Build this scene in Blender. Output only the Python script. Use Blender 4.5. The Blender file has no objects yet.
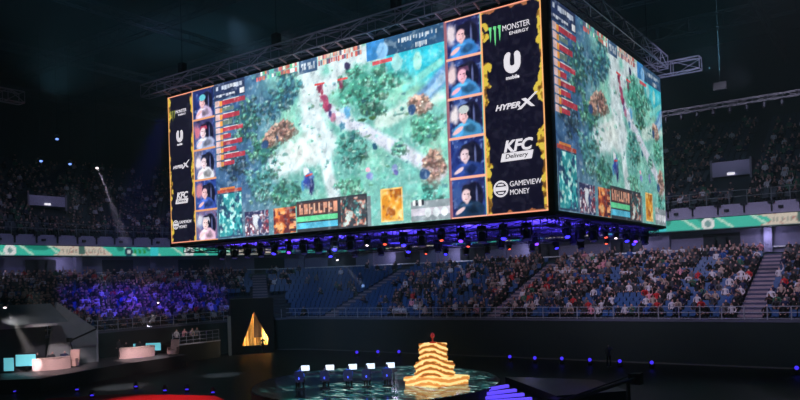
import bpy, bmesh, math, random
import numpy as np
from mathutils import Vector, Matrix
random.seed(7); RS = np.random.RandomState(5)
SC = bpy.context.scene; COL = SC.collection
R = math.radians; PI = math.pi
# ---------------------------------------------------------------- camera (arena axes: x along the wide screen, y across the hall)
F, CX, CY, H = 714., 400., 263., 7.2
rho, pit = R(1.93), R(1.2)
f0 = Vector((-.5761, .8174, 0)); r0 = Vector((.8174, .5761, 0)); zz = Vector((0, 0, 1))
fwd = f0*math.cos(pit)+zz*math.sin(pit); up0 = zz*math.cos(pit)-f0*math.sin(pit)
rt = r0*math.cos(rho)-up0*math.sin(rho); up = up0*math.cos(rho)+r0*math.sin(rho)
CAM = Vector((0, 0, H))
cd = bpy.data.cameras.new('camera'); cam = bpy.data.objects.new('camera', cd); COL.objects.link(cam)
m3 = Matrix((rt, up, -fwd)).transposed()
cam.matrix_world = Matrix.Translation(CAM) @ m3.to_4x4()
cd.sensor_width = 36; cd.lens = 36*F/800; cd.shift_y = (CY-200)/800; cd.clip_end = 500
SC.camera = cam
# measuring helpers: turn a measured photo position into a place in the hall
def ray(x, y): return fwd+rt*(x-CX)/F+up*(CY-y)/F
def hz(x, y, z): d = ray(x, y); return CAM+d*((z-H)/d.z)
def hu(x, y, u): d = ray(x, y); return CAM+d*(u/d.x)
def hv(x, y, v): d = ray(x, y); return CAM+d*(v/d.y)
def hd(x, y, k): return CAM+ray(x, y)*k
def proj(p):
    d = Vector(p)-CAM; k = d.dot(fwd)
    if k < 1: return (-999, -999, k)
    return (CX+F*d.dot(rt)/k, CY-F*d.dot(up)/k, k)
# ---------------------------------------------------------------- materials
def lin(c): return tuple(((x/255)/12.92 if x <= 10 else ((x/255+.055)/1.055)**2.4) for x in c)
MATS = {}
def mat(name, rgb, rough=.7, metal=0, emit=0, ergb=None, noise=.12, nscale=6, spec=.4):
    if name in MATS: return MATS[name]
    m = bpy.data.materials.new(name); m.use_nodes = True
    nt = m.node_tree; b = nt.nodes['Principled BSDF']
    c = lin(rgb)
    if noise:
        tc = nt.nodes.new('ShaderNodeTexCoord'); n = nt.nodes.new('ShaderNodeTexNoise'); n.inputs['Scale'].default_value = nscale
        mx = nt.nodes.new('ShaderNodeMix'); mx.data_type = 'RGBA'
        mx.inputs[6].default_value = (*[x*(1-noise) for x in c], 1); mx.inputs[7].default_value = (*[min(1, x*(1+noise)) for x in c], 1)
        nt.links.new(tc.outputs['Object'], n.inputs['Vector']); nt.links.new(n.outputs['Fac'], mx.inputs[0]); nt.links.new(mx.outputs[2], b.inputs['Base Color'])
    else: b.inputs['Base Color'].default_value = (*c, 1)
    b.inputs['Roughness'].default_value = rough; b.inputs['Metallic'].default_value = metal
    b.inputs['Specular IOR Level'].default_value = spec
    if emit:
        b.inputs['Emission Color'].default_value = (*lin(ergb or rgb), 1); b.inputs['Emission Strength'].default_value = emit
    MATS[name] = m; return m
def attr_mat(name, strength=1.0):
    m = bpy.data.materials.new(name); m.use_nodes = True; nt = m.node_tree; b = nt.nodes['Principled BSDF']
    a = nt.nodes.new('ShaderNodeAttribute'); a.attribute_name = 'led'
    b.inputs['Base Color'].default_value = (.01, .01, .012, 1); b.inputs['Roughness'].default_value = .5
    nt.links.new(a.outputs['Color'], b.inputs['Emission Color']); b.inputs['Emission Strength'].default_value = strength
    return m
BLACK = mat('black_paint', (14, 15, 18), .6)
DRAPE = mat('black_drape', (30, 44, 46), .9, nscale=2)
FLOORM = mat('black_floor', (16, 21, 24), .5, nscale=.4, noise=.4)
STEEL = mat('truss_aluminium', (170, 172, 195), .5, .1)
DSTEEL = mat('dark_steel', (40, 46, 56), .5, .5)
ROOFM = mat('roof_deck', (38, 60, 66), .85, nscale=.3, noise=.3)
ROOFB = mat('roof_steel', (50, 62, 70), .8)
CONC = mat('concrete', (120, 118, 135), .85, nscale=1)
TERR = mat('terrace_concrete', (50, 56, 72), .9, nscale=1)
STEP = mat('stair_concrete', (150, 135, 150), .85, nscale=.8, noise=.3)
WHITEW = mat('white_wall', (190, 190, 205), .8)
PARA = mat('parapet_grey', (165, 162, 195), .8)
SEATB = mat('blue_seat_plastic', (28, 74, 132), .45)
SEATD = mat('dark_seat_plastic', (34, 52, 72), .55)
WRAIL = mat('white_rail_paint', (165, 170, 190), .5)
GREYR = mat('grey_rail_paint', (120, 130, 140), .5)
# ---------------------------------------------------------------- mesh building
class MB:
    def __init__(s): s.v = []; s.f = []; s.m = []
    def add(s, vs, fs, mi=0):
        n = len(s.v); s.v += [tuple(v) for v in vs]; s.f += [tuple(i+n for i in f) for f in fs]; s.m += [mi]*len(fs)
    def obox(s, c, ax, ay, az, mi=0):
        c = Vector(c); ax = Vector(ax); ay = Vector(ay); az = Vector(az)
        vs = [c+ax*i+ay*j+az*k for i in (-1, 1) for j in (-1, 1) for k in (-1, 1)]
        s.add(vs, [(0, 1, 3, 2), (4, 6, 7, 5), (0, 4, 5, 1), (2, 3, 7, 6), (0, 2, 6, 4), (1, 5, 7, 3)], mi)
    def box(s, x0, x1, y0, y1, z0, z1, mi=0):
        s.obox(((x0+x1)/2, (y0+y1)/2, (z0+z1)/2), ((x1-x0)/2, 0, 0), (0, (y1-y0)/2, 0), (0, 0, (z1-z0)/2), mi)
    def bar(s, a, b, r, mi=0, n=4):
        a = Vector(a); b = Vector(b); d = (b-a).normalized(); o = d.orthogonal().normalized(); p = d.cross(o)
        if abs(d.z) < .99: o = zz.cross(d).normalized(); p = d.cross(o)
        vs = []
        for e in (a, b):
            for k in range(n):
                t = 2*PI*(k+.5)/n; vs.append(e+o*r*math.cos(t)+p*r*math.sin(t))
        s.add(vs, [(k, (k+1) % n, n+(k+1) % n, n+k) for k in range(n)]+[tuple(range(n-1, -1, -1)), tuple(range(n, 2*n))], mi)
    def lathe(s, c, prof, n=16, mi=0, M=None):
        vs = []; c = Vector(c)
        for r, z in prof:
            for k in range(n):
                p = Vector((r*math.cos(2*PI*k/n), r*math.sin(2*PI*k/n), z)); vs.append(c+(M @ p if M else p))
        fs = [(i*n+k, i*n+(k+1) % n, (i+1)*n+(k+1) % n, (i+1)*n+k) for i in range(len(prof)-1) for k in range(n)]
        fs += [tuple(range(n-1, -1, -1)), tuple((len(prof)-1)*n+k for k in range(n))]
        s.add(vs, fs, mi)
    def prism(s, pts, z0, z1, mi=0):
        n = len(pts); vs = [(p[0], p[1], z0) for p in pts]+[(p[0], p[1], z1) for p in pts]
        s.add(vs, [tuple(range(n-1, -1, -1)), tuple(range(n, 2*n))]+[(k, (k+1) % n, n+(k+1) % n, n+k) for k in range(n)], mi)
    def truss(s, a, b, w, h, pitch=1.2, r=.035, rd=.022, mi=0):
        a = Vector(a); b = Vector(b); L = (b-a).length; d = (b-a)/L; o = zz.cross(d).normalized()
        C4 = [o*(w/2)-zz*h/2, o*(-w/2)-zz*h/2, o*(-w/2)+zz*h/2, o*(w/2)+zz*h/2]
        for c in C4: s.bar(a+c, b+c, r, mi)
        n = max(1, round(L/pitch))
        for i in range(n+1):
            p = a+d*L*i/n
            for j in range(4): s.bar(p+C4[j], p+C4[(j+1) % 4], rd, mi)
            if i < n:
                q = a+d*L*(i+1)/n
                for j in range(4):
                    e, f = (C4[j], C4[(j+1) % 4]) if (i+j) % 2 else (C4[(j+1) % 4], C4[j])
                    s.bar(p+e, q+f, rd, mi)
    def mesh(s, name, mats, smooth=False):
        me = bpy.data.meshes.new(name); me.from_pydata(s.v, [], s.f)
        for m in (mats if isinstance(mats, (list, tuple)) else [mats]): me.materials.append(m)
        me.polygons.foreach_set('material_index', s.m)
        if smooth: me.polygons.foreach_set('use_smooth', [True]*len(me.polygons))
        bm = bmesh.new(); bm.from_mesh(me); bmesh.ops.recalc_face_normals(bm, faces=bm.faces); bm.to_mesh(me); bm.free()
        me.update(); return me
    def obj(s, name, mats, parent=None, smooth=False, loc=None, rz=0):
        o = bpy.data.objects.new(name, s.mesh(name, mats, smooth)); COL.objects.link(o)
        if parent: o.parent = parent
        if loc is not None: o.location = loc; o.rotation_euler = (0, 0, rz)
        return o
def tag(o, label, cat, group=None, kind=None):
    o['label'] = label; o['category'] = cat
    if group: o['group'] = group
    if kind: o['kind'] = kind
    return o
def struct(o): o['kind'] = 'structure'; return o
def thing(name, label, cat, loc=(0, 0, 0), rz=0, group=None):
    o = bpy.data.objects.new(name, None); COL.objects.link(o); o.empty_display_size = .2
    o.location = loc; o.rotation_euler = (0, 0, rz); return tag(o, label, cat, group)
def copy_tree(o, parent=None):
    c = o.copy(); COL.objects.link(c); c.parent = parent
    for ch in list(o.children): copy_tree(ch, c)
    return c
def spot(name, loc, target, power, color, deg=40, blend=.5, size=.3):
    l = bpy.data.lights.new(name, 'SPOT'); l.energy = power; l.color = color; l.spot_size = R(deg); l.spot_blend = blend; l.shadow_soft_size = size
    o = bpy.data.objects.new(name, l); COL.objects.link(o); o.location = loc
    o.rotation_euler = (Vector(target)-Vector(loc)).to_track_quat('-Z', 'Y').to_euler(); return o
def point(name, loc, power, color, size=.15):
    l = bpy.data.lights.new(name, 'POINT'); l.energy = power; l.color = color; l.shadow_soft_size = size
    o = bpy.data.objects.new(name, l); COL.objects.link(o); o.location = loc; return o
# ---------------------------------------------------------------- the bowl
ACX, ACY, AR = -50., 48., 8.
def bowl(step=.9, v0=12, u1=10, d=0):
    out = []
    n = int((ACY-v0)/step)
    for i in range(n): out.append(((ACX-AR, v0+(ACY-v0)*i/n), (-1., 0.)))
    n = max(8, int((AR+d)*PI/2/step))
    for i in range(n):
        a = PI-PI/2*i/n; out.append(((ACX+AR*math.cos(a), ACY+AR*math.sin(a)), (math.cos(a), math.sin(a))))
    n = int((u1-ACX)/step)
    for i in range(n+1): out.append(((ACX+(u1-ACX)*i/n, ACY+AR), (0., 1.)))
    return out
def bp(b, d, z): return (b[0][0]+b[1][0]*d, b[0][1]+b[1][1]*d, z)
def sweep(mb, prof, step=2.0, mi=0, closed=True, base=None):
    base = base or bowl(step, d=15); n = len(prof); vs = []
    for b in base:
        for d, z in prof: vs.append(bp(b, d, z))
    fs = []; K = n if closed else n-1
    for i in range(len(base)-1):
        for k in range(K): fs.append((i*n+k, i*n+(k+1) % n, (i+1)*n+(k+1) % n, (i+1)*n+k))
    if closed: fs += [tuple(range(n)), tuple((len(base)-1)*n+k for k in range(n-1, -1, -1))]
    mb.add(vs, fs, mi)
LR, LP, LZ, LS = 16, .95, 3.2, .32      # lower tier: rows, pitch, first floor level, rise
UR, UP, UZ, US = 22, .88, 13.0, .5        # upper tier
# floor
mb = MB(); mb.box(-72, 14, -4, 70, -.3, 0); struct(mb.obj('floor', FLOORM))
# wall under the rail
mb = MB(); sweep(mb, [(0, 0), (0, 3.3), (.25, 3.3), (.25, 0)]); struct(mb.obj('wall_rail', DRAPE))
mb = MB(); sweep(mb, [(-.03, 3.2), (-.03, 3.38), (.3, 3.38), (.3, 3.2)]); struct(mb.obj('trim_rail_curb', mat('curb_grey', (95, 100, 125), .8)))
mb = MB(); sweep(mb, [(-.12, 0), (-.12, .07), (0, .07), (0, 0)]); struct(mb.obj('trim_floor', mat('trim_pale', (90, 96, 98), .6)))
mb = MB(); sweep(mb, [(16.6, LZ+LR*LS+.55), (16.6, LZ+LR*LS+.67), (16.85, LZ+LR*LS+.67), (16.85, LZ+LR*LS+.55)]); struct(mb.obj('trim_concourse_ledge', mat('ledge_pale', (200, 205, 215), .6)))
# lower terrace
mb = MB(); prof = []
for r in range(LR):
    prof += [(.3+r*LP, LZ+r*LS-.06), (.3+(r+1)*LP, LZ+r*LS-.06)]
prof += [(17.6, LZ+(LR-1)*LS-.06), (17.6, 0), (.3, 0)]
sweep(mb, prof); struct(mb.obj('floor_lower_terrace', TERR))
# concourse wall behind the lower tier
mb = MB(); sweep(mb, [(16.9, 8.4), (16.9, 10.75), (17.3, 10.75), (17.3, 8.4)], mi=0)
base = bowl(1.0, d=16)
for i, b in enumerate(base):
    if i % 9 in (0, 1, 2) and 8 < i:
        t = Vector((-b[1][1], b[1][0], 0)); n = Vector((*b[1], 0))
        mb.obox(Vector(bp(b, 16.86, 9.4)), t*.62*(1.4 if b[1][0]*b[1][1] else 1), n*.06, zz*1.0, 1)
    if i % 9 == 5:
        t = Vector((-b[1][1], b[1][0], 0)); n = Vector((*b[1], 0))
        mb.obox(Vector(bp(b, 16.6, 9.6)), t*.35, n*.25, zz*1.15, 0)
struct(mb.obj('wall_concourse', [mat('concourse_grey', (112, 112, 145), .85), mat('concourse_opening', (28, 32, 44), .9)]))
# overhang beam carrying the ribbon, and the parapet above
mb = MB(); sweep(mb, [(15.7, 10.7), (15.7, 11.9), (17.3, 11.9), (17.3, 10.7)]); struct(mb.obj('trim_ribbon_beam', DSTEEL))
mb = MB(); sweep(mb, [(15.75, 11.9), (15.75, 13.0), (16.0, 13.0), (16.0, 11.9)])
base = bowl(.75, d=15)
for i, b in enumerate(base):
    if i % 3 == 0:
        t = Vector((-b[1][1], b[1][0], 0)); n = Vector((*b[1], 0))
        mb.obox(Vector(bp(b, 15.7, 12.55)), t*.06, n*.1, zz*.42, 1); mb.obox(Vector(bp(b, 15.6, 12.95)), t*.28, n*.12, zz*.09, 1)
    if i % 3 == 1 and i % 2:
        t = Vector((-b[1][1], b[1][0], 0)); n = Vector((*b[1], 0)); mb.obox(Vector(bp(b, 15.68, 12.45)), t*.2, n*.08, zz*.12, 1)
struct(mb.obj('wall_parapet', [PARA, mat('parapet_bracket', (36, 38, 52), .8)]))
# upper terrace and back wall
mb = MB(); prof = [(16.0, 11.9), (16.0, UZ)]
for r in range(UR): prof += [(16.6+r*UP, UZ+r*US), (16.6+(r+1)*UP, UZ+r*US)]
prof += [(16.6+UR*UP, 11.9)]
sweep(mb, prof, base=bowl(2, v0=12, d=20)); struct(mb.obj('floor_upper_terrace', mat('upper_terrace', (42, 52, 62), .9)))
mb = MB(); sweep(mb, [(36.2, 11.5), (36.2, 35), (36.6, 35), (36.6, 11.5)]); struct(mb.obj('wall_back', mat('back_wall', (30, 44, 52), .9)))
# roof
mb = MB(); mb.box(-98, 14, -6, 98, 34, 34.5)
struct(mb.obj('ceiling', ROOFM))
for i, v in enumerate((30, 42, 54, 66, 78)):
    mb = MB(); mb.truss((-95, v, 32.3), (12, v, 32.3), .8, 1.6, 3.2, .055, .035); tag(mb.obj('roof_truss', ROOFB), 'long dark steel roof truss, number %s out from the middle of the roof' % ('one', 'two', 'three', 'four', 'five')[i], 'roof truss', 'roof trusses')
for i, u in enumerate((-85, -70, -55, -40, -25, -10)):
    mb = MB(); mb.truss((u, 5, 30.9), (u, 92, 30.9), .5, .8, 2.6, .045, .03); tag(mb.obj('roof_crossbeam', ROOFB), 'dim steel crossbeam under the roof, %s' % ('above the stand left of the screens', 'left of the screens near the side stand', 'over the curved corner stand', 'beside the hanging screens', 'over the wide screen', 'right of the hanging screens')[i], 'roof beam', 'roof crossbeams')
# ---------------------------------------------------------------- painting for the LED screens
class Paint:
    def __init__(s, x0, x1, z0, z1, res):
        s.nx = int((x1-x0)*res)+1; s.nz = int((z1-z0)*res)+1
        s.x0, s.x1, s.z0, s.z1 = x0, x1, z0, z1
        s.X, s.Z = np.meshgrid(np.linspace(x0, x1, s.nx), np.linspace(z0, z1, s.nz)); s.c = np.zeros((s.nz, s.nx, 3))
    def noise(s, sc, seed=0, oct=3, w=(slice(None), slice(None))):
        rs = np.random.RandomState(seed); X_ = s.X[w]; Z_ = s.Z[w]; out = np.zeros_like(X_); amp = 1; tot = 0
        for o in range(oct):
            g = rs.rand(160, 260); x = (X_-s.x0)*sc*2**o; z = (Z_-s.z0)*sc*2**o
            xi = np.floor(x).astype(int); zi = np.floor(z).astype(int); fx = x-xi; fz = z-zi; fx = fx*fx*(3-2*fx); fz = fz*fz*(3-2*fz)
            G = lambda a, b: g[b % 160, a % 260]
            out += amp*((G(xi, zi)*(1-fx)+G(xi+1, zi)*fx)*(1-fz)+(G(xi, zi+1)*(1-fx)+G(xi+1, zi+1)*fx)*fz); tot += amp; amp *= .55
        return out/tot
    def mix(s, mask, col):
        col = np.array(col, float)/255
        if col.ndim == 1: col = col[None, None, :]
        m = np.clip(mask, 0, 1)[..., None]; s.c = s.c*(1-m)+col*m
    def ell(s, x, z, rx, rz, col, soft=.25, rag=0, ragsc=2.5, a=1, rot=0):
        R_ = max(rx, rz)*(1+rag)+.05; res = (s.nx-1)/(s.x1-s.x0); i0, i1 = max(0, int((x-R_-s.x0)*res)), int((x+R_-s.x0)*res)+2; j0, j1 = max(0, int((z-R_-s.z0)*res)), int((z+R_-s.z0)*res)+2
        if i1 <= 0 or j1 <= 0 or i0 >= s.nx or j0 >= s.nz: return
        w = (slice(j0, j1), slice(i0, i1)); dx, dz = s.X[w]-x, s.Z[w]-z
        if rot: dx, dz = dx*math.cos(rot)+dz*math.sin(rot), -dx*math.sin(rot)+dz*math.cos(rot)
        d = np.sqrt((dx/rx)**2+(dz/rz)**2)
        if rag: d = d+rag*(s.noise(ragsc, int(abs(x*37+z*11)) % 999, 3, w)-.5)*2
        mk = (np.clip((1-d)/max(soft, 1e-3), 0, 1)*a)[..., None]; s.c[w] = s.c[w]*(1-mk)+np.array(col, float)/255*mk
    def rect(s, x0, x1, z0, z1, col, a=1): s.mix(((s.X >= min(x0, x1)) & (s.X <= max(x0, x1)) & (s.Z >= min(z0, z1)) & (s.Z <= max(z0, z1)))*a, col)
    def seg(s, p, q, w, col, soft=.5, rag=0, a=1):
        px, pz = p; dx, dz = q[0]-px, q[1]-pz; L = dx*dx+dz*dz
        t = np.clip(((s.X-px)*dx+(s.Z-pz)*dz)/L, 0, 1); d = np.hypot(s.X-px-t*dx, s.Z-pz-t*dz)/w
        if rag: d = d+rag*(s.noise(1.6, int(abs(px*17+pz*7)) % 999)-.5)*2
        s.mix(np.clip((1-d)/soft, 0, 1)*a, col)
FV = 24.68; FU0, FU1 = -32.6, -10.62; Z0, Z1 = 9.5, 17.5
def m(x, y): p = hv(x, y, FV); return (p.x, p.z)
P = Paint(FU0, FU1, Z0, Z1, 30)
GX0, GX1 = -28.8, -14.85
# -- game view
P.mix(np.ones_like(P.X), (112, 186, 176))
n1 = P.noise(.7, 1); n2 = P.noise(2.2, 2); n3 = P.noise(6, 3)
gx = (P.X-GX0)/(GX1-GX0); gz = (P.Z-Z0)/8
P.mix(np.clip((n1-.45)*4, 0, 1)*.8, (150, 224, 196)); P.mix(np.clip((n2-.5)*4, 0, 1)*.4, (92, 172, 164))
fog = np.clip((.36-gx)*5, 0, 1); P.mix(fog*.85, (44, 78, 138)); P.mix(fog*np.clip((n2-.5)*5, 0, 1)*.7, (22, 46, 90))
P.mix(np.clip((.42-gx)*6, 0, 1)*np.clip((.35-gz)*5, 0, 1)*.7, (90, 130, 150))
def gell(x, y, rx, ry, col, **k): c = m(x, y); P.ell(c[0], c[1], rx/20., ry/21., col, **k)
def gseg(x0, y0, x1, y1, w, col, **k): P.seg(m(x0, y0), m(x1, y1), w/20., col, **k)
LIGHT = (216, 234, 238)
gseg(309, 72, 318, 150, 20, LIGHT, rag=.35); gseg(275, 168, 325, 140, 17, LIGHT, rag=.3); gseg(320, 140, 336, 205, 10, LIGHT, rag=.35)
gseg(330, 112, 440, 172, 8, (214, 220, 236), rag=.3); gseg(380, 122, 440, 92, 9, (205, 236, 226), rag=.2); gseg(335, 62, 380, 50, 10, LIGHT, rag=.3); gseg(310, 100, 345, 70, 12, LIGHT, rag=.3)
gell(300, 150, 28, 22, (236, 248, 244), rag=.3, soft=.7)
def forest(x, y, rx, ry, dark, lite, seed, k=26):
    k = int(k*1.7)
    gell(x, y, rx, ry, dark, rag=.75, soft=.6, a=.75)
    rs = random.Random(seed)
    for i in range(k):
        a = rs.random()*6.28; q = rs.random()**.5; xx, yy = x+rx*.95*q*math.cos(a), y+ry*.95*q*math.sin(a); t = rs.random()
        col = [dark[j]*(1-t)+lite[j]*t for j in range(3)]
        gell(xx, yy, 2+rs.random()*3.5, 1.6+rs.random()*2.6, [c*.42 for c in col], rag=.9, ragsc=7, soft=.5, a=.65)
        gell(xx-1, yy-2, 1.5+rs.random()*2.6, 1.2+rs.random()*1.9, col, rag=.9, ragsc=8, soft=.6, a=.85)
        if i % 3 == 0: gell(xx+rs.uniform(-2, 2), yy-2, 1.2, 1.0, [min(255, c*1.25+30) for c in col], rag=.8, ragsc=9, soft=.6, a=.8)
DG, LG = (28, 92, 82), (120, 205, 160)
forest(245, 122, 18, 22, (24, 84, 88), (120, 200, 170), 1, 36); forest(232, 164, 14, 18, (30, 52, 88), (90, 140, 160), 2, 26)
forest(262, 180, 22, 24, (60, 140, 140), (140, 215, 200), 3, 36); forest(272, 105, 22, 16, (24, 66, 104), (80, 150, 150), 4, 26)
forest(288, 88, 14, 18, (30, 80, 120), (90, 190, 180), 5, 22); forest(262, 150, 16, 12, DG, LG, 6, 20)
forest(362, 88, 27, 22, (44, 140, 116), (120, 220, 180), 7, 50); forest(392, 75, 18, 12, (50, 150, 124), (130, 220, 180), 8, 24)
forest(352, 150, 14, 20, (40, 120, 116), (110, 200, 180), 9, 30); forest(375, 110, 14, 6, (30, 90, 80), LG, 10, 16)
forest(425, 128, 14, 16, (60, 160, 130), (130, 220, 180), 11, 20); forest(400, 150, 8, 6, (70, 160, 140), (160, 232, 205), 12, 10)
forest(432, 192, 12, 10, (70, 170, 156), (140, 225, 205), 13, 14); forest(287, 196, 14, 14, (40, 110, 100), (110, 200, 160), 14, 24); forest(350, 190, 16, 12, (80, 180, 150), (150, 225, 190), 15, 20)
rq = random.Random(77)
for i in range(230):
    x, y = rq.uniform(250, 446), rq.uniform(70, 205)
    if rq.random() < .55: gell(x, y, rq.uniform(1.5, 4), rq.uniform(1, 2.6), rq.choice([(30, 92, 92), (44, 120, 110), (36, 84, 110), (60, 110, 70)]), rag=.9, ragsc=7, soft=.6, a=.6); gell(x-1, y-1.6, rq.uniform(1, 2.4), rq.uniform(.8, 1.4), rq.choice([(150, 226, 200), (190, 240, 220), (120, 200, 190)]), rag=.9, ragsc=8, soft=.6, a=.7)
    else: gell(x, y, rq.uniform(1.5, 5), rq.uniform(1, 2.5), rq.choice([(150, 232, 205), (120, 214, 190), (200, 244, 232)]), rag=.9, ragsc=6, soft=.7, a=.45)
P.mix(np.clip(((P.X-m(396, 60)[0])*.5+(P.Z-15.6))*1.2, 0, 1)*(P.X < GX1)*(P.X > m(385, 60)[0]), (34, 190, 214))
P.mix(np.clip(((P.X-m(396, 60)[0])*.5+(P.Z-15.6))*1.2, 0, 1)*(P.X < GX1)*np.clip((n2-.5)*5, 0, 1)*.6*(P.X > m(385, 60)[0]), (110, 226, 236))
gell(398, 62, 7, 9, (150, 220, 220), rag=.4); gell(417, 60, 5, 9, (160, 232, 220), rag=.4)
gseg(420, 100, 446, 72, 9, (96, 150, 205), rag=.15); gseg(424, 98, 447, 74, 4, (150, 196, 230), rag=.15); gseg(405, 88, 440, 62, 4, (120, 215, 205), rag=.3)
for (x, y, a, b) in ((421, 104, 11, 9), (434, 166, 12, 15), (284, 132, 12, 10), (270, 140, 7, 7)):
    forest(x, y, a, b, (180, 118, 112), (250, 206, 176), int(x), 24)
    gell(x-a*.8, y+b*.6, 5, 5, (38, 70, 120), rag=.5)
for (x, y, a, b, c) in ((320, 88, 4, 5, (120, 30, 60)), (324, 98, 5, 6, (170, 60, 100)), (328, 108, 5, 6, (110, 40, 90)), (333, 118, 4, 5, (190, 120, 150)), (322, 94, 2, 2, (250, 220, 220)), (327, 103, 2, 2, (240, 200, 220)), (345, 110, 7, 4, (180, 220, 235)), (308, 178, 8, 9, (70, 110, 180)), (306, 172, 5, 4, (235, 240, 250)), (312, 185, 4, 8, (30, 40, 100)), (303, 186, 3, 6, (60, 140, 200)), (362, 120, 6, 2, (50, 90, 60)), (372, 118, 5, 2, (60, 100, 50)), (322, 92, 2, 5, (150, 40, 70)), (326, 105, 4, 7, (170, 50, 90)), (330, 114, 3, 5, (60, 50, 110)), (341, 84, 3, 6, (110, 40, 70)), (308, 182, 6, 8, (40, 60, 150)), (305, 170, 4, 4, (225, 235, 240)), (311, 190, 3, 7, (30, 34, 90)), (347, 66, 4, 4, (46, 40, 80)), (347, 112, 5, 6, (90, 170, 220)), (342, 126, 4, 5, (60, 120, 150)), (370, 176, 4, 4, (120, 130, 200)), (395, 168, 4, 4, (140, 160, 220)), (396, 172, 3, 3, (90, 90, 170)), (375, 146, 3, 4, (30, 80, 110)), (368, 170, 3, 3, (230, 170, 190))):
    gell(x, y, a, b, c, rag=.5, ragsc=6, soft=.4)
for (x, y, w) in ((315, 85, 9), (338, 80, 9), (306, 176, 6)): gseg(x, y, x+w, y-2, 1, (210, 50, 50), soft=.3)
# -- score strip along the top of the game
def strip(x0, x1, z0, z1, cols, seed, n):
    rs = random.Random(seed); nr = 2 if z1-z0 > .3 else 1; hh = (z1-z0)/nr
    for r_ in range(nr):
        for i in range(n*nr): P.rect(x0+(x1-x0)*i/n/nr, x0+(x1-x0)*(i+.85)/n/nr, z0+r_*hh+rs.random()*.06, z0+(r_+1)*hh, rs.choice(cols), a=.9)
strip(m(256, 70)[0], m(297, 60)[0], 17.08, 17.5, [(235, 120, 90), (90, 200, 140), (240, 230, 210), (90, 100, 130), (220, 90, 90), (80, 190, 180), (250, 250, 240)], 3, 9)
P.rect(m(299, 60)[0], m(317, 60)[0], 16.9, 17.5, (50, 80, 120)); strip(m(301, 60)[0], m(316, 60)[0], 17.0, 17.35, [(210, 220, 230), (50, 80, 120)], 5, 6)
strip(m(318, 58)[0], m(362, 45)[0], 17.05, 17.5, [(230, 80, 70), (240, 150, 130), (245, 240, 230), (170, 60, 80), (240, 200, 180), (90, 80, 110), (250, 120, 90)], 8, 10)
P.rect(m(366, 45)[0], GX1, 16.72, 17.5, (30, 70, 112)); P.rect(m(366, 45)[0], m(384, 45)[0], 16.7, 17.5, (44, 130, 205)); P.ell(m(382, 42)[0], 17, .35, .4, (130, 190, 240))
strip(m(398, 35)[0], m(437, 25)[0], 17.12, 17.32, [(230, 236, 240), (34, 86, 136), (200, 215, 230)], 4, 26); strip(m(415, 38)[0], m(427, 32)[0], 16.75, 16.98, [(230, 236, 240), (190, 205, 220)], 6, 6)
P.rect(m(372, 52)[0], m(392, 47)[0], 16.45, 16.62, (205, 70, 80))
# -- team list, upper left of the game
TX0, TX1 = GX0+.05, m(245, 90)[0]
P.rect(GX0, TX1, 16.7, 17.5, (26, 38, 78)); strip(TX0+.1, TX1-.2, 17.12, 17.35, [(230, 235, 245), (26, 38, 78), (200, 210, 230)], 11, 9); strip(TX0+.1, TX1-.7, 16.78, 16.9, [(230, 235, 245), (200, 205, 225)], 12, 6); P.rect(TX1-.4, TX1-.05, 16.75, 17.0, (240, 240, 245))
for k in range(10):
    z = 16.62-k*.345; w = (1.0, .62, .8, .55, .9, .5, .86, .66, .95, .6)[k]
    P.rect(TX0, TX0+(TX1-TX0)*w, z-.27, z-.05, (178, 44, 62) if k % 2 == 0 or k > 4 else (96, 120, 110)); P.rect(TX0, TX0+.35, z-.3, z-.02, (230, 190, 190)); P.rect(TX0+.35, TX0+.55, z-.3, z-.05, (235, 150, 60)); P.rect(TX0+.6, TX0+(TX1-TX0)*w*.8, z-.05, z-.01, (220, 226, 230))
# -- lower panels of the game
def mosaic(x0, x1, z0, z1, cols, seed, sc, edge=None):
    q = P.noise(sc, seed, 2); b = P.noise(sc*1.7, seed+50, 2); msk = (P.X >= x0) & (P.X <= x1) & (P.Z >= z0) & (P.Z <= z1)
    P.mix(msk*1., cols[0])
    for i, c in enumerate(cols[1:]):
        f = q if i % 2 == 0 else b; P.mix(msk*np.clip((f-(.45+.06*i))*9, 0, 1), c)
    if edge: 
        for (a, bb, c, d) in ((x0, x1, z0, z0+.07), (x0, x1, z1-.07, z1), (x0, x0+.06, z0, z1), (x1-.06, x1, z0, z1)): P.rect(a, bb, c, d, edge)
xm = m(243, 230)[0]
mosaic(GX0+.05, xm, 9.55, 11.85, [(40, 150, 160), (22, 84, 110), (120, 220, 215), (30, 60, 100), (190, 240, 235)], 21, 3.2, (40, 60, 90)); P.rect(GX0+.05, xm, 11.85, 12.02, (170, 60, 50)); P.rect(GX0+.25, xm-.5, 12.02, 12.1, (230, 130, 60))
mosaic(m(245, 230)[0], m(269, 230)[0], 9.52, 10.75, [(70, 50, 80), (190, 200, 225), (150, 40, 60), (40, 40, 80), (240, 240, 250)], 24, 3.5)
P.ell(m(257, 225)[0], 10.2, .3, .5, (225, 230, 240), rag=.5); P.ell(m(260, 225)[0], 10.1, .2, .4, (50, 60, 110), rag=.5)
mosaic(m(274, 230)[0], m(296, 230)[0], 9.52, 10.75, [(150, 50, 36), (240, 130, 60), (90, 30, 40), (250, 180, 110)], 27, 3)
for k in range(5): P.rect(m(290, 230)[0], m(296, 230)[0], 9.6+k*.23, 9.72+k*.23, (230, 140, 90) if k % 2 else (60, 30, 40))
hx0, hx1 = m(297, 220)[0], m(368, 220)[0]
P.rect(hx0, hx1, 9.5, 10.95, (42, 44, 52)); mosaic(m(341, 220)[0], m(366, 220)[0], 9.6, 10.85, [(60, 56, 62), (200, 110, 90), (30, 30, 40), (190, 205, 200), (50, 120, 120)], 31, 4.5)
P.rect(hx0, m(338, 220)[0], 10.25, 10.85, (74, 44, 44))
rs = random.Random(4); xx = hx0+.15
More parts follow.
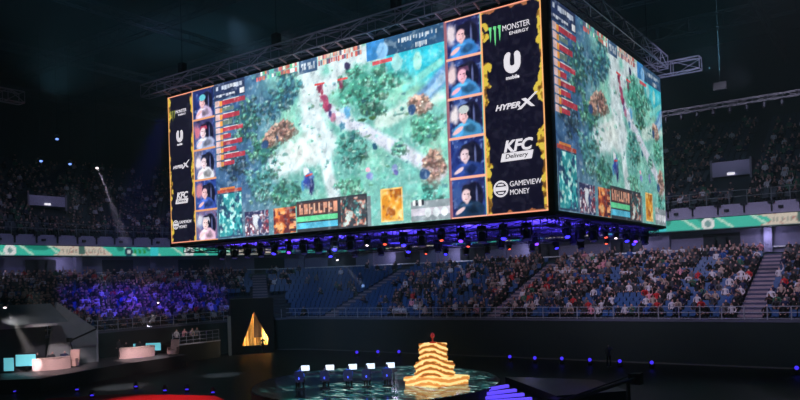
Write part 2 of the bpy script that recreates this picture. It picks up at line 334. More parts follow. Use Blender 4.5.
while xx < m(336, 220)[0]:
    P.rect(xx, xx+.1, 10.33, 10.78, (226, 170, 140)); P.rect(xx+.02, xx+.24, rs.choice((10.33, 10.52, 10.7)), rs.choice((10.42, 10.6, 10.78)), (226, 150, 120)); xx += .3
P.rect(hx0, m(338, 220)[0], 9.97, 10.2, (96, 220, 150)); P.rect(hx0, m(338, 220)[0], 9.66, 9.9, (80, 190, 226))
P.rect(hx1, hx1+.2, 9.5, 10.8, (110, 120, 126))
cx0, cx1 = m(381, 210)[0], m(403, 207)[0]; mosaic(cx0, cx1, 9.62, 11.05, [(226, 140, 30), (250, 190, 80), (170, 84, 20), (255, 226, 150)], 33, 2.2, (250, 200, 110))
rx0 = m(411, 210)[0]; P.rect(rx0, GX1, 9.52, 10.35, (140, 152, 160)); P.rect(rx0, rx0+2.0, 9.75, 10.05, (206, 200, 214)); strip(rx0+.1, rx0+.7, 10.15, 10.4, [(240, 240, 240), (30, 30, 40)], 6, 4)
for k in range(3): P.ell(GX1-.25-k*.4, 9.85, .17, .2, (226, 234, 240), soft=.1)
ga_ = ((P.X > GX0) & (P.X < GX1))*1.; n4 = P.noise(3.3, 14, 4)
P.c *= (1+(ga_*(n4-.47)*.5))[..., None]
P.mix(ga_*np.clip((n3-.6)*6, 0, 1)*.28, (245, 255, 255)); P.mix(ga_*np.clip((.36-n3)*6, 0, 1)*.2, (30, 60, 90)); P.mix(ga_*.1, (200, 232, 240))
GAME = P.c[:, int((GX0-FU0)*30):int((GX1-FU0)*30)+1].copy()
# -- portrait columns
def face_cell(x0, x1, z0, z1, bg, shirt, hair, skin, cap=None, patch=None, hx=.5, flip=1):
    w, h = x1-x0, z1-z0; P.rect(x0, x1, z0, z1, bg)
    q = P.noise(2.4, int(z0*10)); msk = (P.X >= x0) & (P.X <= x1) & (P.Z >= z0) & (P.Z <= z1); P.mix(msk*np.clip((q-.5)*6, 0, 1)*.7, (52, 84, 160)); P.mix(msk*np.clip((.4-q)*6, 0, 1)*.6, (24, 26, 60)); qq = P.noise(7, int(z0*7), 2); P.mix(msk*np.clip((qq-.62)*8, 0, 1)*.6, (130, 160, 220))
    if patch: P.ell(x0+w*.16, z0+h*.62, w*.2, h*.34, patch, soft=.6, rag=.6, a=.9)
    keep = P.c.copy()
    P.ell(x0+w*(hx+.22), z0+h*.5, w*.3, h*.42, (20, 22, 46), soft=.15); P.ell(x0+w*(hx+.3), z0+h*.5, w*.04, h*.34, (90, 100, 150), soft=.5)
    P.ell(x0+w*(hx+.08), z0+h*.06, w*.46, h*.38, shirt, soft=.15, rag=.2); P.ell(x0+w*(hx+.15), z0+h*.14, w*.25, h*.12, [c*.55 for c in shirt], soft=.7, rag=.6); P.ell(x0+w*(hx-.05), z0+h*.3, w*.2, h*.06, [min(255, c*1.35+20) for c in shirt], soft=.7, rag=.5); P.ell(x0+w*(hx-.18), z0+h*.12, w*.16, h*.2, [min(255, c*1.25) for c in shirt], soft=.4, rag=.2); P.ell(x0+w*(hx+.2), z0+h*.2, w*.1, h*.14, [c*.7 for c in shirt], soft=.6)
    P.ell(x0+w*(hx+.0), z0+h*.40, w*.07, h*.1, [c*.85 for c in skin], soft=.3)
    P.ell(x0+w*(hx+.03), z0+h*.66, w*.19, h*.19, hair, soft=.15, rag=.1); P.ell(x0+w*(hx-.01), z0+h*.54, w*.165, h*.2, skin, soft=.25); P.ell(x0+w*(hx-.09), z0+h*.5, w*.06, h*.12, [min(255, c*1.1) for c in skin], soft=.8)
    P.ell(x0+w*(hx+.06), z0+h*.53, w*.04, h*.12, [c*.75 for c in skin], soft=.8)
    P.rect(x0+w*(hx-.09), x0+w*(hx-.04), z0+h*.57, z0+h*.6, (70, 50, 60)); P.rect(x0+w*(hx+.01), x0+w*(hx+.06), z0+h*.57, z0+h*.6, (70, 50, 60)); P.ell(x0+w*(hx-.02), z0+h*.45, w*.05, h*.015, (190, 130, 130), soft=.5)
    P.ell(x0+w*(hx+.14), z0+h*.58, w*.05, h*.09, (20, 24, 44), soft=.2); P.ell(x0+w*(hx+.02), z0+h*.8, w*.15, h*.035, (24, 26, 46), soft=.3)
    if cap: P.ell(x0+w*hx, z0+h*.7, w*.17, h*.12, cap, soft=.15)
    P.ell(x0+w*.25, z0+h*.16, w*.2, h*.07, skin, soft=.3, rag=.2, rot=.5)
    out = ~((P.X >= x0) & (P.X <= x1) & (P.Z >= z0) & (P.Z <= z1)); P.c[out] = keep[out]
SK = (236, 190, 196)
rc = [((30, 34, 84), (56, 130, 205), (24, 26, 50), SK, None, (240, 226, 230)), ((30, 34, 80), (66, 140, 205), (90, 60, 90), (240, 180, 200), None, (246, 220, 220)), ((34, 36, 80), (66, 140, 190), (60, 60, 90), SK, (190, 200, 200), (250, 240, 240)), ((30, 44, 110), (36, 60, 130), (26, 28, 50), (226, 200, 210), None, None), ((40, 50, 110), (26, 50, 80), (24, 26, 48), (230, 200, 205), None, (60, 90, 150))]
PRX0, PRX1 = -14.72, -13.22
for k in range(5): face_cell(PRX0, PRX1, 17.5-1.6*(k+1)+.06, 17.5-1.6*k-.04, *rc[k], hx=.45)
P.rect(PRX0-.12, PRX0, 9.5, 17.5, (150, 96, 110))
for k in range(6): P.rect(PRX0-.05, PRX1+.05, 17.5-1.6*k-.045, 17.5-1.6*k+.045, (246, 176, 150)); 
lc = [((30, 44, 110), (200, 180, 215), (30, 30, 70), SK, (100, 200, 215), None), ((60, 60, 110), (170, 180, 215), (170, 60, 90), (240, 215, 225), None, (220, 120, 140)), ((110, 110, 150), (226, 230, 240), (40, 44, 70), (236, 216, 226), None, (250, 240, 245)), ((36, 56, 140), (60, 90, 180), (30, 30, 60), SK, None, (220, 140, 150)), ((120, 100, 140), (230, 190, 215), (190, 190, 205), (246, 216, 216), None, (220, 226, 235))]
PLX0, PLX1 = -30.45, -28.86
for k in range(5): face_cell(PLX0, PLX1, 17.5-1.6*(k+1)+.06, 17.5-1.6*k-.04, *lc[k], hx=.45)
for k in range(6): P.rect(PLX0-.05, PLX1+.05, 17.5-1.6*k-.05, 17.5-1.6*k+.05, (230, 160, 110))
# -- sponsor columns with gold leaf borders
NAVY = (17, 16, 34)
def sponsor(x0, x1, lump):
    P.rect(x0, x1, Z0, Z1, NAVY)
    ins = ((P.X >= x0) & (P.X <= x1))*1.; q = P.noise(1.1, 77, 1); q2 = P.noise(5, 78, 2); q3 = P.noise(2.6, 79, 2); q4 = P.noise(1.1, 85, 1)
    for k, xe in enumerate((x0, x1)):
        d = np.abs(P.X-xe); wv = lump*(.2+np.clip(((q if k else q4)-.45)*5, 0, 1)*.6*(.4+q2)+np.clip((q3-.55)*7, 0, 1)*.45)
        P.mix(ins*(d < wv), (150, 112, 40)); P.mix(ins*(d < wv)*(q2 > .5)*.9, (214, 190, 70)); P.mix(ins*(d < wv)*(q2 < .38)*.8, (90, 60, 26)); P.mix(ins*(d < .05), (246, 176, 110))
    for ze in (Z0, Z1):
        d = np.abs(P.Z-ze); wv = lump*(.08+np.clip((q3-.55)*6, 0, 1)*.5); P.mix(ins*(d < wv), (150, 92, 60)); P.mix(ins*(d < .055), (250, 160, 130))
sponsor(FU0, PLX0-.08, .22); sponsor(PRX1+.06, FU1, .3)
P.mix(np.clip((n3-.5)*5, 0, 1)*.05, (255, 255, 255))
def led_mesh(name, nx, nz, posf, c, strength=1.0, parent=None):
    me = bpy.data.meshes.new(name); idx = np.arange(nx*nz).reshape(nz, nx)
    co = posf(np.linspace(0, 1, nx)[None, :].repeat(nz, 0), np.linspace(0, 1, nz)[:, None].repeat(nx, 1)).reshape(-1, 3)
    q = np.stack([idx[:-1, :-1], idx[:-1, 1:], idx[1:, 1:], idx[1:, :-1]], -1).reshape(-1, 4)
    me.vertices.add(nx*nz); me.vertices.foreach_set('co', co.ravel().astype('f'))
    me.loops.add(q.size); me.loops.foreach_set('vertex_index', q.ravel()); me.polygons.add(len(q)); me.polygons.foreach_set('loop_start', np.arange(len(q))*4)
    try: me.polygons.foreach_set('loop_total', np.full(len(q), 4))
    except Exception: pass
    me.update(calc_edges=True)
    L = np.clip(c, 0, 1); L = np.where(L <= .04045, L/12.92, ((L+.055)/1.055)**2.4).reshape(-1, 3)
    a = me.color_attributes.new('led', 'FLOAT_COLOR', 'POINT'); a.data.foreach_set('color', np.concatenate([L, np.ones((len(L), 1))], 1).ravel().astype('f'))
    me.materials.append(attr_mat(name+'_light', strength)); o = bpy.data.objects.new(name, me); COL.objects.link(o)
    if parent: o.parent = parent
    return o
# ---------------------------------------------------------------- hanging screen cube
BU0, BU1, BV0, BV1 = FU0-.06, -10.38, FV+.03, 39.75
cube = thing('hanging_video_screen', 'huge boxed video screen hanging over the stage, game footage on its faces', 'video screen', ((BU0+BU1)/2, (BV0+BV1)/2, Z0))
off = -Vector(cube.location)
def cpart(o): o.parent = cube; o.matrix_parent_inverse = Matrix.Translation(off); return o
mb = MB(); mb.box(BU0, BU1, BV0, BV1, Z0-.12, Z1+.08); mb.box(BU0-.02, BU1+.02, BV0-.06, BV0, Z1+.03, Z1+.13); mb.box(BU0-.02, BU1+.02, BV0-.06, BV0, Z0-.18, Z0-.02)
cpart(mb.obj('housing', BLACK))
front = cpart(led_mesh('display', P.nx, P.nz, lambda a, b: np.stack([FU0+a*(FU1-FU0), np.full_like(a, FV), Z0+b*(Z1-Z0)], -1), P.c, 1.2))
front['label'] = 'wide front face with game map, player portraits and sponsor columns'
gz_, gx_ = GAME.shape[:2]; G2 = GAME[:, np.linspace(0, gx_-1, 330).astype(int)]
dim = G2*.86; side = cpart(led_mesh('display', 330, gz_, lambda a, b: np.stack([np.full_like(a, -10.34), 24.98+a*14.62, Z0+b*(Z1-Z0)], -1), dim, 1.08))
side['label'] = 'narrow side face showing only the game'
# logos on the sponsor columns
LW = mat('logo_white', (235, 232, 240), emit=1.0, noise=0); LGR = mat('logo_green', (120, 235, 150), emit=.9, noise=0); LNV = mat('logo_navy', NAVY, emit=.3, noise=0); LGO = mat('logo_olive', (150, 160, 80), emit=.8, noise=0)
def text(s, px, py, w, h, mt, shear=0, bold=.0):
    cu = bpy.data.curves.new('t', 'FONT'); cu.body = s; cu.size = 1; cu.align_x = 'CENTER'; cu.align_y = 'CENTER'; cu.shear = shear; cu.offset = bold; cu.extrude = .004; cu.resolution_u = 3
    o = bpy.data.objects.new('t', cu); COL.objects.link(o); bpy.context.view_layer.update()
    me = bpy.data.meshes.new_from_object(o.evaluated_get(bpy.context.evaluated_depsgraph_get())); bpy.data.objects.remove(o)
    xs = [v.co.x for v in me.vertices]; ys = [v.co.y for v in me.vertices]; cx_, cy_ = (max(xs)+min(xs))/2, (max(ys)+min(ys))/2; sx = w/(max(xs)-min(xs)); sy = h/(max(ys)-min(ys)); p = Vector((px, FV, py))
    vs = [(p.x+(v.co.x-cx_)*sx, FV-.035-v.co.z, p.z+(v.co.y-cy_)*sy) for v in me.vertices]
    return vs, [tuple(f.vertices) for f in me.polygons]
def logo(pieces, name='logo', label=None):
    mb = MB(); ms = []
    for vs, fs, mt in pieces:
        if mt not in ms: ms.append(mt)
        mb.add(vs, fs, ms.index(mt))
    me = bpy.data.meshes.new(name); me.from_pydata(mb.v, [], mb.f)
    for q in ms: me.materials.append(q)
    me.polygons.foreach_set('material_index', mb.m); me.update(); o = bpy.data.objects.new(name, me); COL.objects.link(o); cpart(o)
    if label: o['label'] = label
    return o
def T(s, px, py, w, h, mt=LW, **k): return (*text(s, px, py, w, h, mt, **k), mt)
def poly(pts, px, py, sc, mt, dy=0):
    p = Vector((px, FV, py)); y = FV-.03-dy; n = len(pts); a = [(p.x+x*sc[0], y, p.z+z*sc[1]) for x, z in pts]; return (a, [tuple(range(n))], mt)
def quads(strip_, px, py, sc, mt, dy=0):
    p = Vector((px, FV, py)); y = FV-.03-dy; vs = []
    for (a, b) in strip_: vs += [(p.x+a[0]*sc[0], y, p.z+a[1]*sc[1]), (p.x+b[0]*sc[0], y, p.z+b[1]*sc[1])]
    return (vs, [(2*i, 2*i+1, 2*i+3, 2*i+2) for i in range(len(strip_)-1)], mt)
def claw(px, py, w, h, mt):
    out = []
    for k, (x, b) in enumerate(((-.8, -.55), (0, -1), (.8, -.62))):
        out.append(poly([(x-.26, .78), (x-.1, .62), (x-.06, b+.5), (x+.02, b), (x+.16, b+.55), (x+.2, .5), (x+.3, .95), (x-.2, 1)], px, py, (w/2, h/2), mt))
    return out
def ushape(px, py, w, h, mt):
    st = []
    for i in range(19):
        a = PI-.0+PI*i/18; c, s_ = math.cos(a), math.sin(a); st.append(((c, s_*.9-.1), (c*.28, s_*.2-.1)))
    st = [((-.55, 1.0), (-.3, 1.0)), ((-.85, .8), (-.16, .85)), ((-1.0, .4), (-.26, .4))]+st+[((1.02, .45), (.28, .4)), ((.92, .8), (.25, .75)), ((.65, 1.0), (.4, .95))]
    return [quads(st, px, py, (w/2, h/2), mt)]
def ring(px, py, r0_, r1_, mt, dy=0):
    st = [((math.cos(2*PI*i/24)*r1_, math.sin(2*PI*i/24)*r1_), (math.cos(2*PI*i/24)*r0_, math.sin(2*PI*i/24)*r0_)) for i in range(25)]; return quads(st, px, py, (1, 1), mt, dy)
def sponsor_logos(c, k, green):
    zs = [hv(514.5, y, FV).z for y in (29, 62, 104, 149, 187.5)]
    logo(claw(c-.74*k, zs[0]-.1, .5*k, .78*k, green)+[T('MONSTER', c+.17*k, zs[0]+.12*k, 1.14*k, .22*k), T('ENERGY', c+.28*k, zs[0]-.13*k, .8*k, .12*k, bold=.01)], label='green claw logo with white lettering')
    logo(ushape(c-.05*k, zs[1], .7*k, .82*k, LW)+[T('mobile', c-.05*k, zs[1]-.56*k, .55*k, .15*k, bold=.03)], label='white U shaped logo')
    logo([T('HYPER', c-.3*k, zs[2]-.05, 1.05*k, .22*k, shear=.3, bold=.03), poly([(-1.3, -.75), (-.8, -.75), (1.3, .95), (1.0, .95)], c+.52*k, zs[2], (.33*k, .33*k), LW), poly([(-.75, .4), (-.2, .45), (.9, -.65), (.4, -.6)], c+.52*k, zs[2], (.33*k, .33*k), LW, .004)], label='white slanted lettering with a large X')
    logo([T('KFC', c+.08*k, zs[3]+.13*k, 1.22*k, .46*k, shear=.25, bold=.035), poly([(-1.08, -1), (.95, -1), (1.08, 1), (-.95, 1)], c, zs[3]-.28*k, (.64*k, .16*k), LW), T('Delivery', c, zs[3]-.28*k, .95*k, .22*k, LNV, shear=.2, bold=.01)], label='white lettering above a small white box')
    q = c-.72*k; z = zs[4]
    logo([ring(q, z, .25*k, .32*k, LW), poly([(-1, -.32), (1, -.32), (1, .32), (-1, .32)], q, z, (.24*k, .24*k), LW), poly([(-.6, .52), (.6, .52), (.4, .8), (-.4, .8)], q, z, (.24*k, .24*k), LW), poly([(-.6, -.52), (.6, -.52), (.4, -.8), (-.4, -.8)], q, z, (.24*k, .24*k), LW), T('GAMEVIEW', c+.32*k, z+.15*k, 1.3*k, .2*k), T('MONEY', c+.07*k, z-.17*k, .8*k, .2*k)], label='white round emblem with two lines of lettering')
sponsor_logos(-11.8, 1.0, LGR)
sponsor_logos(-31.6, .78, LGO)
# underside: dark truss grid
mb = MB()
for v in (25.6, 29, 32.5, 36, 39.2): mb.truss((BU0+.3, v, Z0-.34), (BU1-.3, v, Z0-.34), .3, .3, 1.1, .03, .02)
for u in (-32, -26.5, -21.3, -16, -11): mb.truss((u, BV0+.4, Z0-.36), (u, BV1-.3, Z0-.36), .3, .3, 1.1, .03, .02)
cpart(mb.obj('lower_grid', mat('grid_steel', (70, 72, 100), .5, .3)))
mb = MB(); mb.box(BU0+.1, BU1-.1, BV0+.1, BV1-.1, Z0-.16, Z0-.12); cpart(mb.obj('bottom_panel', mat('underside_grey', (105, 100, 140), .8, nscale=1.5, noise=.5)))
# the ring of trusses on top
def truss_thing(a, b, label):
    t = MB(); t.truss(a, b, .55, .66, 1.45, .038, .022)
    o = t.obj('lighting_truss', STEEL); tag(o, label, 'truss', 'trusses around the top of the screen'); return o
TZ = 18.08
tr = truss_thing((-34.3, 24.45, TZ), (-9.6, 24.45, TZ), 'long silver box truss above the wide front screen face')
for i in range(26):
    x = FU0+.3+i*.87; mb = MB(); mb.bar((x, 24.16, TZ-.34), (x, BV0-.02, Z1+.1), .045)
    o = mb.obj('bracket', mat('bracket_steel', (220, 190, 205), .6)); o.parent = tr
truss_thing((-34.3, 39.75, 17.95), (-8.3, 39.75, 17.95), 'silver box truss along the far top edge, its end jutting past the side face')
truss_thing((-10.1, 24.9, TZ+.1), (-10.1, 39.3, TZ+.1), 'dim box truss above the narrow side face')
truss_thing((-32.9, 24.9, TZ+.1), (-32.9, 39.3, TZ+.1), 'box truss along the hidden left end of the screen')
for i, (u, v) in enumerate(((-31, 24.45), (-24, 24.45), (-17, 24.45), (-11, 24.45), (-31, 39.75), (-21, 39.75), (-11, 39.75))):
    mb = MB(); mb.box(u-.18, u+.18, v-.15, v+.15, TZ+.35, TZ+.95); mb.bar((u, v, TZ+.9), (u, v, 31.6), .02)
    tag(mb.obj('chain_hoist', DSTEEL), 'dark chain hoist on the %s truss, %s from its left end' % ('front' if v < 30 else 'far', ('first', 'second', 'third', 'fourth', 'first', 'second', 'third')[i]), 'hoist', 'chain hoists')
# ---------------------------------------------------------------- moving head lamps
def lens_mat(name, rgb, s): return mat(name, rgb, .2, emit=s, ergb=rgb, noise=0)
LB = lens_mat('lens_blue', (60, 50, 255), 3); LPu = lens_mat('lens_violet', (120, 60, 255), 3); LRd = lens_mat('lens_red', (255, 90, 70), 2.5); LWh = lens_mat('lens_white', (250, 225, 235), 3); LDk = lens_mat('lens_dim', (40, 38, 90), .6)
HEADM = mat('lamp_housing', (24, 24, 34), .5)
def make_head(s, tilt, lens, hang=True, ls=1.0):
    """moving head about 0.6 m tall: base, yoke, head, lens; local -y is the throw direction"""
    g = -1 if hang else 1
    a = MB(); a.box(-.2*s, .2*s, -.2*s, .2*s, 0 if not hang else -.16*s, .16*s if not hang else 0)
    if hang: a.box(-.03, .03, -.03, .03, 0, .18)
    b = MB(); b.box(-.24*s, -.18*s, -.06*s, .06*s, g*.16*s, g*.55*s); b.box(.18*s, .24*s, -.06*s, .06*s, g*.16*s, g*.55*s); b.box(-.24*s, .24*s, -.08*s, .08*s, g*.16*s, g*.2*s)
    M = Matrix.Rotation(R(90+tilt), 3, 'X')
    c = MB(); c.lathe((0, 0, g*.5*s), [(.1*s, -.24*s), (.16*s, -.2*s), (.17*s, .05*s), (.2*s, .2*s), (.2*s, .26*s)], 14, 0, M)
    d = MB(); d.lathe((0, 0, g*.5*s), [(.17*s*ls, .261*s), (.15*s*ls, .285*s), (.05*s*ls, .3*s)], 14, 0, M)
    return a.mesh('base', HEADM), b.mesh('yoke', HEADM), c.mesh('head', HEADM), d.mesh('lens', lens)
def head_thing(ms, loc, rz, label, group, name='moving_head_lamp'):
    t = thing(name, label, 'stage light', loc, rz, group); prev = None
    for n_, me in zip(('base', 'yoke', 'head', 'lens'), ms):
        o = bpy.data.objects.new(n_, me); COL.objects.link(o); o.parent = prev if n_ == 'lens' else t; prev = o
    return t
rs = random.Random(9)
HM = {('b', 0): make_head(.8, 62, LB, ls=.8), ('p', 0): make_head(.8, 55, LPu, ls=.7), ('r', 0): make_head(.65, 68, LRd, ls=.7), ('w', 0): make_head(.65, 66, LWh, ls=.6), ('d', 0): make_head(.9, 75, LDk)}
colname = dict(b='blue', p='violet', r='red', w='white', d='unlit')
ords = ['first', 'second', 'third', 'fourth', 'fifth', 'sixth', 'seventh', 'eighth', 'ninth', 'tenth', 'eleventh', 'twelfth', 'thirteenth', 'fourteenth', 'fifteenth', 'sixteenth', 'seventeenth', 'eighteenth', 'nineteenth', 'twentieth', 'twenty-first', 'twenty-second', 'twenty-third', 'twenty-fourth', 'twenty-fifth', 'twenty-sixth', 'twenty-seventh', 'twenty-eighth', 'twenty-ninth', 'thirtieth']+['place %d' % k for k in range(31, 200)]
rows = [('front', [( -29.6+i*.98, 25.6) for i in range(19)], 'ddddbpddbdwrbdrpdbd'), ('middle', [(-28+i*1.9, 32.5) for i in range(9)], 'bddbdrdpd'), ('rear', [(-27+i*1.5, 39.2) for i in range(11)], 'drbddrdbdrb'), ('side', [(-11, 27.3+i*1.5) for i in range(8)], 'bddrwbpd')]
for nm, pts, cs in rows:
    for i, (u, v) in enumerate(pts):
        c = cs[i]
        head_thing(HM[(c, 0)], (u, v, Z0-.3), R(35+rs.uniform(-25, 25)), '%s moving head lamp under the screen, %s in the %s row' % (colname[c], ords[i], nm), 'lamps hanging under the screen')
def UPL(x, y, pw): spot('rig_glow', (x, y, Z0-1.0), (x, y, Z0), pw, (.14, .08, 1), 150, .3, .1)
for i in range(11): UPL(-29.5+i*1.75, 27.3+(i % 2)*2.6, 420)
for i in range(6): UPL(-24+i*2.4, 34+(i % 2)*2, 260)
for i in range(4): UPL(-12, 29+i*2.8, 160)
# ---------------------------------------------------------------- ribbon display
def ribbon():
    base = bowl(.14, v0=14, u1=9, d=15); nb = len(base)
    pts = np.array([bp(b, 15.62, 0)[:2] for b in base]); seg = np.r_[0, np.cumsum(np.hypot(*np.diff(pts, axis=0).T))]
    nz = 9; c = np.zeros((nz, nb, 3)); s_ = seg[None, :].repeat(nz, 0); q = np.linspace(0, 1, nz)[:, None].repeat(nb, 1)
    def put(mask, col): c[mask] = np.array(col)/255.
    put(s_ > -1, (60, 196, 172))
    U = pts[:, 0]; V = pts[:, 1]
    wave = .5+.5*np.sin(s_*1.3+2*np.sin(s_*.37)); put(wave*.6+q*.4 > .82, (30, 140, 120)); put((np.sin(s_*2.1+q*3) > .93), (190, 235, 215))
    per = 21.0; ph = (s_+2.2) % per
    cream = (ph > 7.5+1.2*np.sin(q*3)) & (ph < 15.0-1.5*q); put(cream, (216, 206, 190))
    rs = np.random.RandomState(3); g = rs.rand(nz, nb)
    put(cream & (q > .3) & (q < .72) & (ph > 8.6) & (ph < 14) & (np.sin(s_*17)+g > .8), (150, 156, 144))
    put(cream & (g > .93), (180, 130, 120)); put((ph > 10.8) & (ph < 11.5) & (q > .15), (70, 110, 100))
    d = np.hypot((ph-3.4), (q-.5)*1.05); put(d < .62, (235, 240, 240)); put((d < .28), (120, 160, 160))
    d = np.hypot((ph-16.9), (q-.5)*1.05); put(d < .52, (30, 60, 80)); put(d < .25, (200, 220, 220))
    put((ph > 17.6) & (ph < 19.2) & (np.abs(q-.55) < .22) & (np.sin(s_*11+q*4) > -.2), (40, 150, 60)); put((ph > 19.6) & (ph < 20.6), (60, 214, 220))
    put(q < .08, (24, 90, 100))
    T_ = np.array(pts)
    def pos(a, b):
        xx = np.interp(a*(nb-1), np.arange(nb), T_[:, 0]); yy = np.interp(a*(nb-1), np.arange(nb), T_[:, 1]); return np.stack([xx, yy, 10.78+b*1.06], -1)
    c = np.clip(c*1.0, 0, 1); o = led_mesh('ribbon_display', nb, nz, pos, c, .8)
    tag(o, 'long teal and cream LED ribbon board running around the balcony front', 'LED board')
ribbon()
# ---------------------------------------------------------------- railings
def railing(name, d, z, h, v0, u1, pitch, mt, label, r=.035, bars=(1.0, .55)):
    t = thing(name, label, 'railing', bp(bowl(2)[20], d, z)); of = Matrix.Translation(-Vector(t.location))
    fin = bowl(.5, v0=v0, u1=u1, d=d); pts = [Vector(bp(b, d, z)) for b in fin]; gap = Vector((-56.3, 52.9, z)) if d < 2 else Vector((0, 0, 0)); acc = pitch; ps = []
    for i in range(1, len(pts)):
        acc += (pts[i]-pts[i-1]).length
        if acc >= pitch:
            acc -= pitch
            if (pts[i]-gap).length > 2.6: ps.append(pts[i])
    me = None
    for p in ps[-98:]:
        mb = MB(); mb.bar((0, 0, 0), (0, 0, h), r*1.3)
        if me is None: me = mb.mesh('post', mt)
        o = bpy.data.objects.new('post', me); COL.objects.link(o); o.parent = t; o.location = p-Vector(t.location)
    for k in bars:
        mb = MB(); runs = []
        for i in range(0, len(pts)-3, 3):
            if (pts[i]-gap).length < 3.2:
                if mb.v: runs.append(mb); mb = MB()
                continue
            mb.bar(pts[i]+zz*h*k, pts[min(i+3, len(pts)-1)]+zz*h*k, r)
        for mb in runs+[mb]: o = mb.obj('rail', mt, t); o.matrix_parent_inverse = of
railing('guard_railing', .14, 3.38, .95, 22, 7, 1.55, WRAIL, 'white guard railing along the foot of the lower seats', .035, (1.0, .55, .08))
railing('balcony_railing', 15.86, 13.0, 1.25, 24, 7, 1.75, GREYR, 'grey railing on top of the balcony parapet', .03)
# ---------------------------------------------------------------- people
SHOE = mat('shoe_dark', (40, 38, 42), .6, noise=0)
SKIN = [mat('skin_a', (200, 156, 150), .6, noise=0), mat('skin_b', (150, 112, 104), .6, noise=0)]
HAIR = mat('hair_black', (18, 15, 18), .5, noise=0)
SH = {n_: mat('cloth_'+n_.replace(' ', '_'), c, .85, noise=0) for n_, c in {'black': (24, 24, 30), 'charcoal': (62, 62, 72), 'white': (212, 208, 222), 'grey': (104, 104, 114), 'red': (200, 40, 50), 'blue': (50, 90, 170), 'navy': (30, 38, 80), 'beige': (180, 160, 155), 'green': (60, 110, 90), 'pink': (225, 150, 170)}.items()}
def skin_body(J, E, rad, sub=1):
    """J joints, E edges, rad radii -> one continuous body mesh"""
    me = bpy.data.meshes.new('b'); me.from_pydata(J, E, []); o = bpy.data.objects.new('b', me); COL.objects.link(o)
    md = o.modifiers.new('s', 'SKIN'); md.use_smooth_shade = True
    for i, v in enumerate(me.skin_vertices[0].data): r_ = rad[i]; v.radius = r_ if isinstance(r_, tuple) else (r_, r_); v.use_root = (i == 0)
    if sub: sm = o.modifiers.new('u', 'SUBSURF'); sm.levels = sub; sm.render_levels = sub
    bpy.context.view_layer.update(); out = bpy.data.meshes.new_from_object(o.evaluated_get(bpy.context.evaluated_depsgraph_get())); bpy.data.objects.remove(o); return out
def seated(pose):
    """seated figure facing -y; origin under the pelvis on the floor of the row"""
    ln = {'lean': -.28, 'sit': .0, 'cheer': -.03, 'clap': -.12, 'turn': .02}[pose]; tx = .08 if pose == 'turn' else 0
    J = [(0, 0, .55), (0, ln*.4, .78), (0, ln*.85, 1.0), (0, ln*1.0, 1.12), (tx, ln*1.15-.02, 1.22), (tx, ln*1.2-.03, 1.34)]
    rad = [(.16, .13), (.15, .11), (.17, .11), (.07, .07), (.085, .095), (.07, .085)]; E = [(0, 1), (1, 2), (2, 3), (3, 4), (4, 5)]
    for s in (-1, 1):
        n = len(J); J += [(s*.11, -.02, .53), (s*.15, -.43, .52), (s*.15, -.44, .12), (s*.16, -.58, .05)]; rad += [.1, .07, .05, .045]; E += [(0, n), (n, n+1), (n+1, n+2), (n+2, n+3)]
        n = len(J); J += [(s*.2, ln*.95, 1.05)]; rad += [.065]; E += [(2, n)]
        if pose == 'cheer' and s == 1: J += [(s*.32, ln-.1, 1.3), (s*.27, ln-.14, 1.58), (s*.27, ln-.14, 1.68)]
        elif pose == 'clap': J += [(s*.27, ln-.1, .82), (s*.05, ln-.34, 1.0), (s*.03, ln-.4, 1.05)]
        elif pose == 'lean': J += [(s*.26, ln-.05, .78), (s*.1, ln-.2, .63), (s*.05, ln-.26, .62)]
        else: J += [(s*.27, ln+.02, .8), (s*.2, ln-.22, .64), (s*.16, ln-.3, .62)]
        rad += [.045, .035, .04]; E += [(n, n+1), (n+1, n+2), (n+2, n+3)]
    return J, E, rad
def standing(arm=0):
    J = [(0, 0, .95), (0, 0, 1.15), (0, 0, 1.38), (0, 0, 1.5), (0, -.02, 1.58), (0, -.03, 1.69)]; rad = [(.14, .11), (.13, .1), (.17, .11), (.06, .06), (.08, .09), (.065, .08)]; E = [(0, 1), (1, 2), (2, 3), (3, 4), (4, 5)]
    for s in (-1, 1):
        n = len(J); J += [(s*.1, 0, .88), (s*.11, -.03*s, .5), (s*.12, .02, .1), (s*.13, -.14, .05)]; rad += [.09, .065, .045, .04]; E += [(0, n), (n, n+1), (n+1, n+2), (n+2, n+3)]
        n = len(J); J += [(s*.2, 0, 1.42), (s*.26, .02, 1.15), (s*.27, -.1-.1*arm, .92+.15*arm), (s*.27, -.14-.14*arm, .84+.2*arm)]; rad += [.06, .045, .035, .04]; E += [(2, n), (n, n+1), (n+1, n+2), (n+2, n+3)]
    return J, E, rad
def dress(me, pose, mats, stand=False):
    """material slots: 0 shirt 1 trousers 2 skin 3 hair 4 shoe"""
    for q in mats: me.materials.append(q)
    hz_ = 1.53 if stand else 1.15; sl = (0, .0)
    hy = {'lean': -.33, 'clap': -.15}.get(pose, -.03)
    for p in me.polygons:
        x, y, z = p.center; k = 0
        if z > hz_ and abs(x) < .14 and not (pose == 'cheer' and z > 1.5 and x > .2): k = 3 if (z > hz_+.2 or y > hy+.015) else 2
        elif pose == 'cheer' and x > .2 and z > 1.32: k = 2
        elif pose == 'clap' and y < -.33 and z > .85: k = 2
        elif not stand and z < .72 and z > .57 and y < -.2 and abs(x) < .26: k = 2 if pose != 'clap' else 1
        elif stand and z < 1.0 and abs(x) > .2: k = 2
        elif z < (.1): k = 4
        elif z < (.9 if stand else .62): k = 1
        p.material_index = k; p.use_smooth = True
    return me
POSES = ['sit', 'lean', 'clap', 'cheer', 'turn']; BODY = {}; LOW = {}
for p in POSES:
    BODY[p] = skin_body(*seated(p)); LOW[p] = skin_body(*seated(p), sub=0)
ptxt = dict(sit='sitting upright', lean='leaning forward', clap='clapping', cheer='with one arm raised', turn='with head turned')
PM = {}
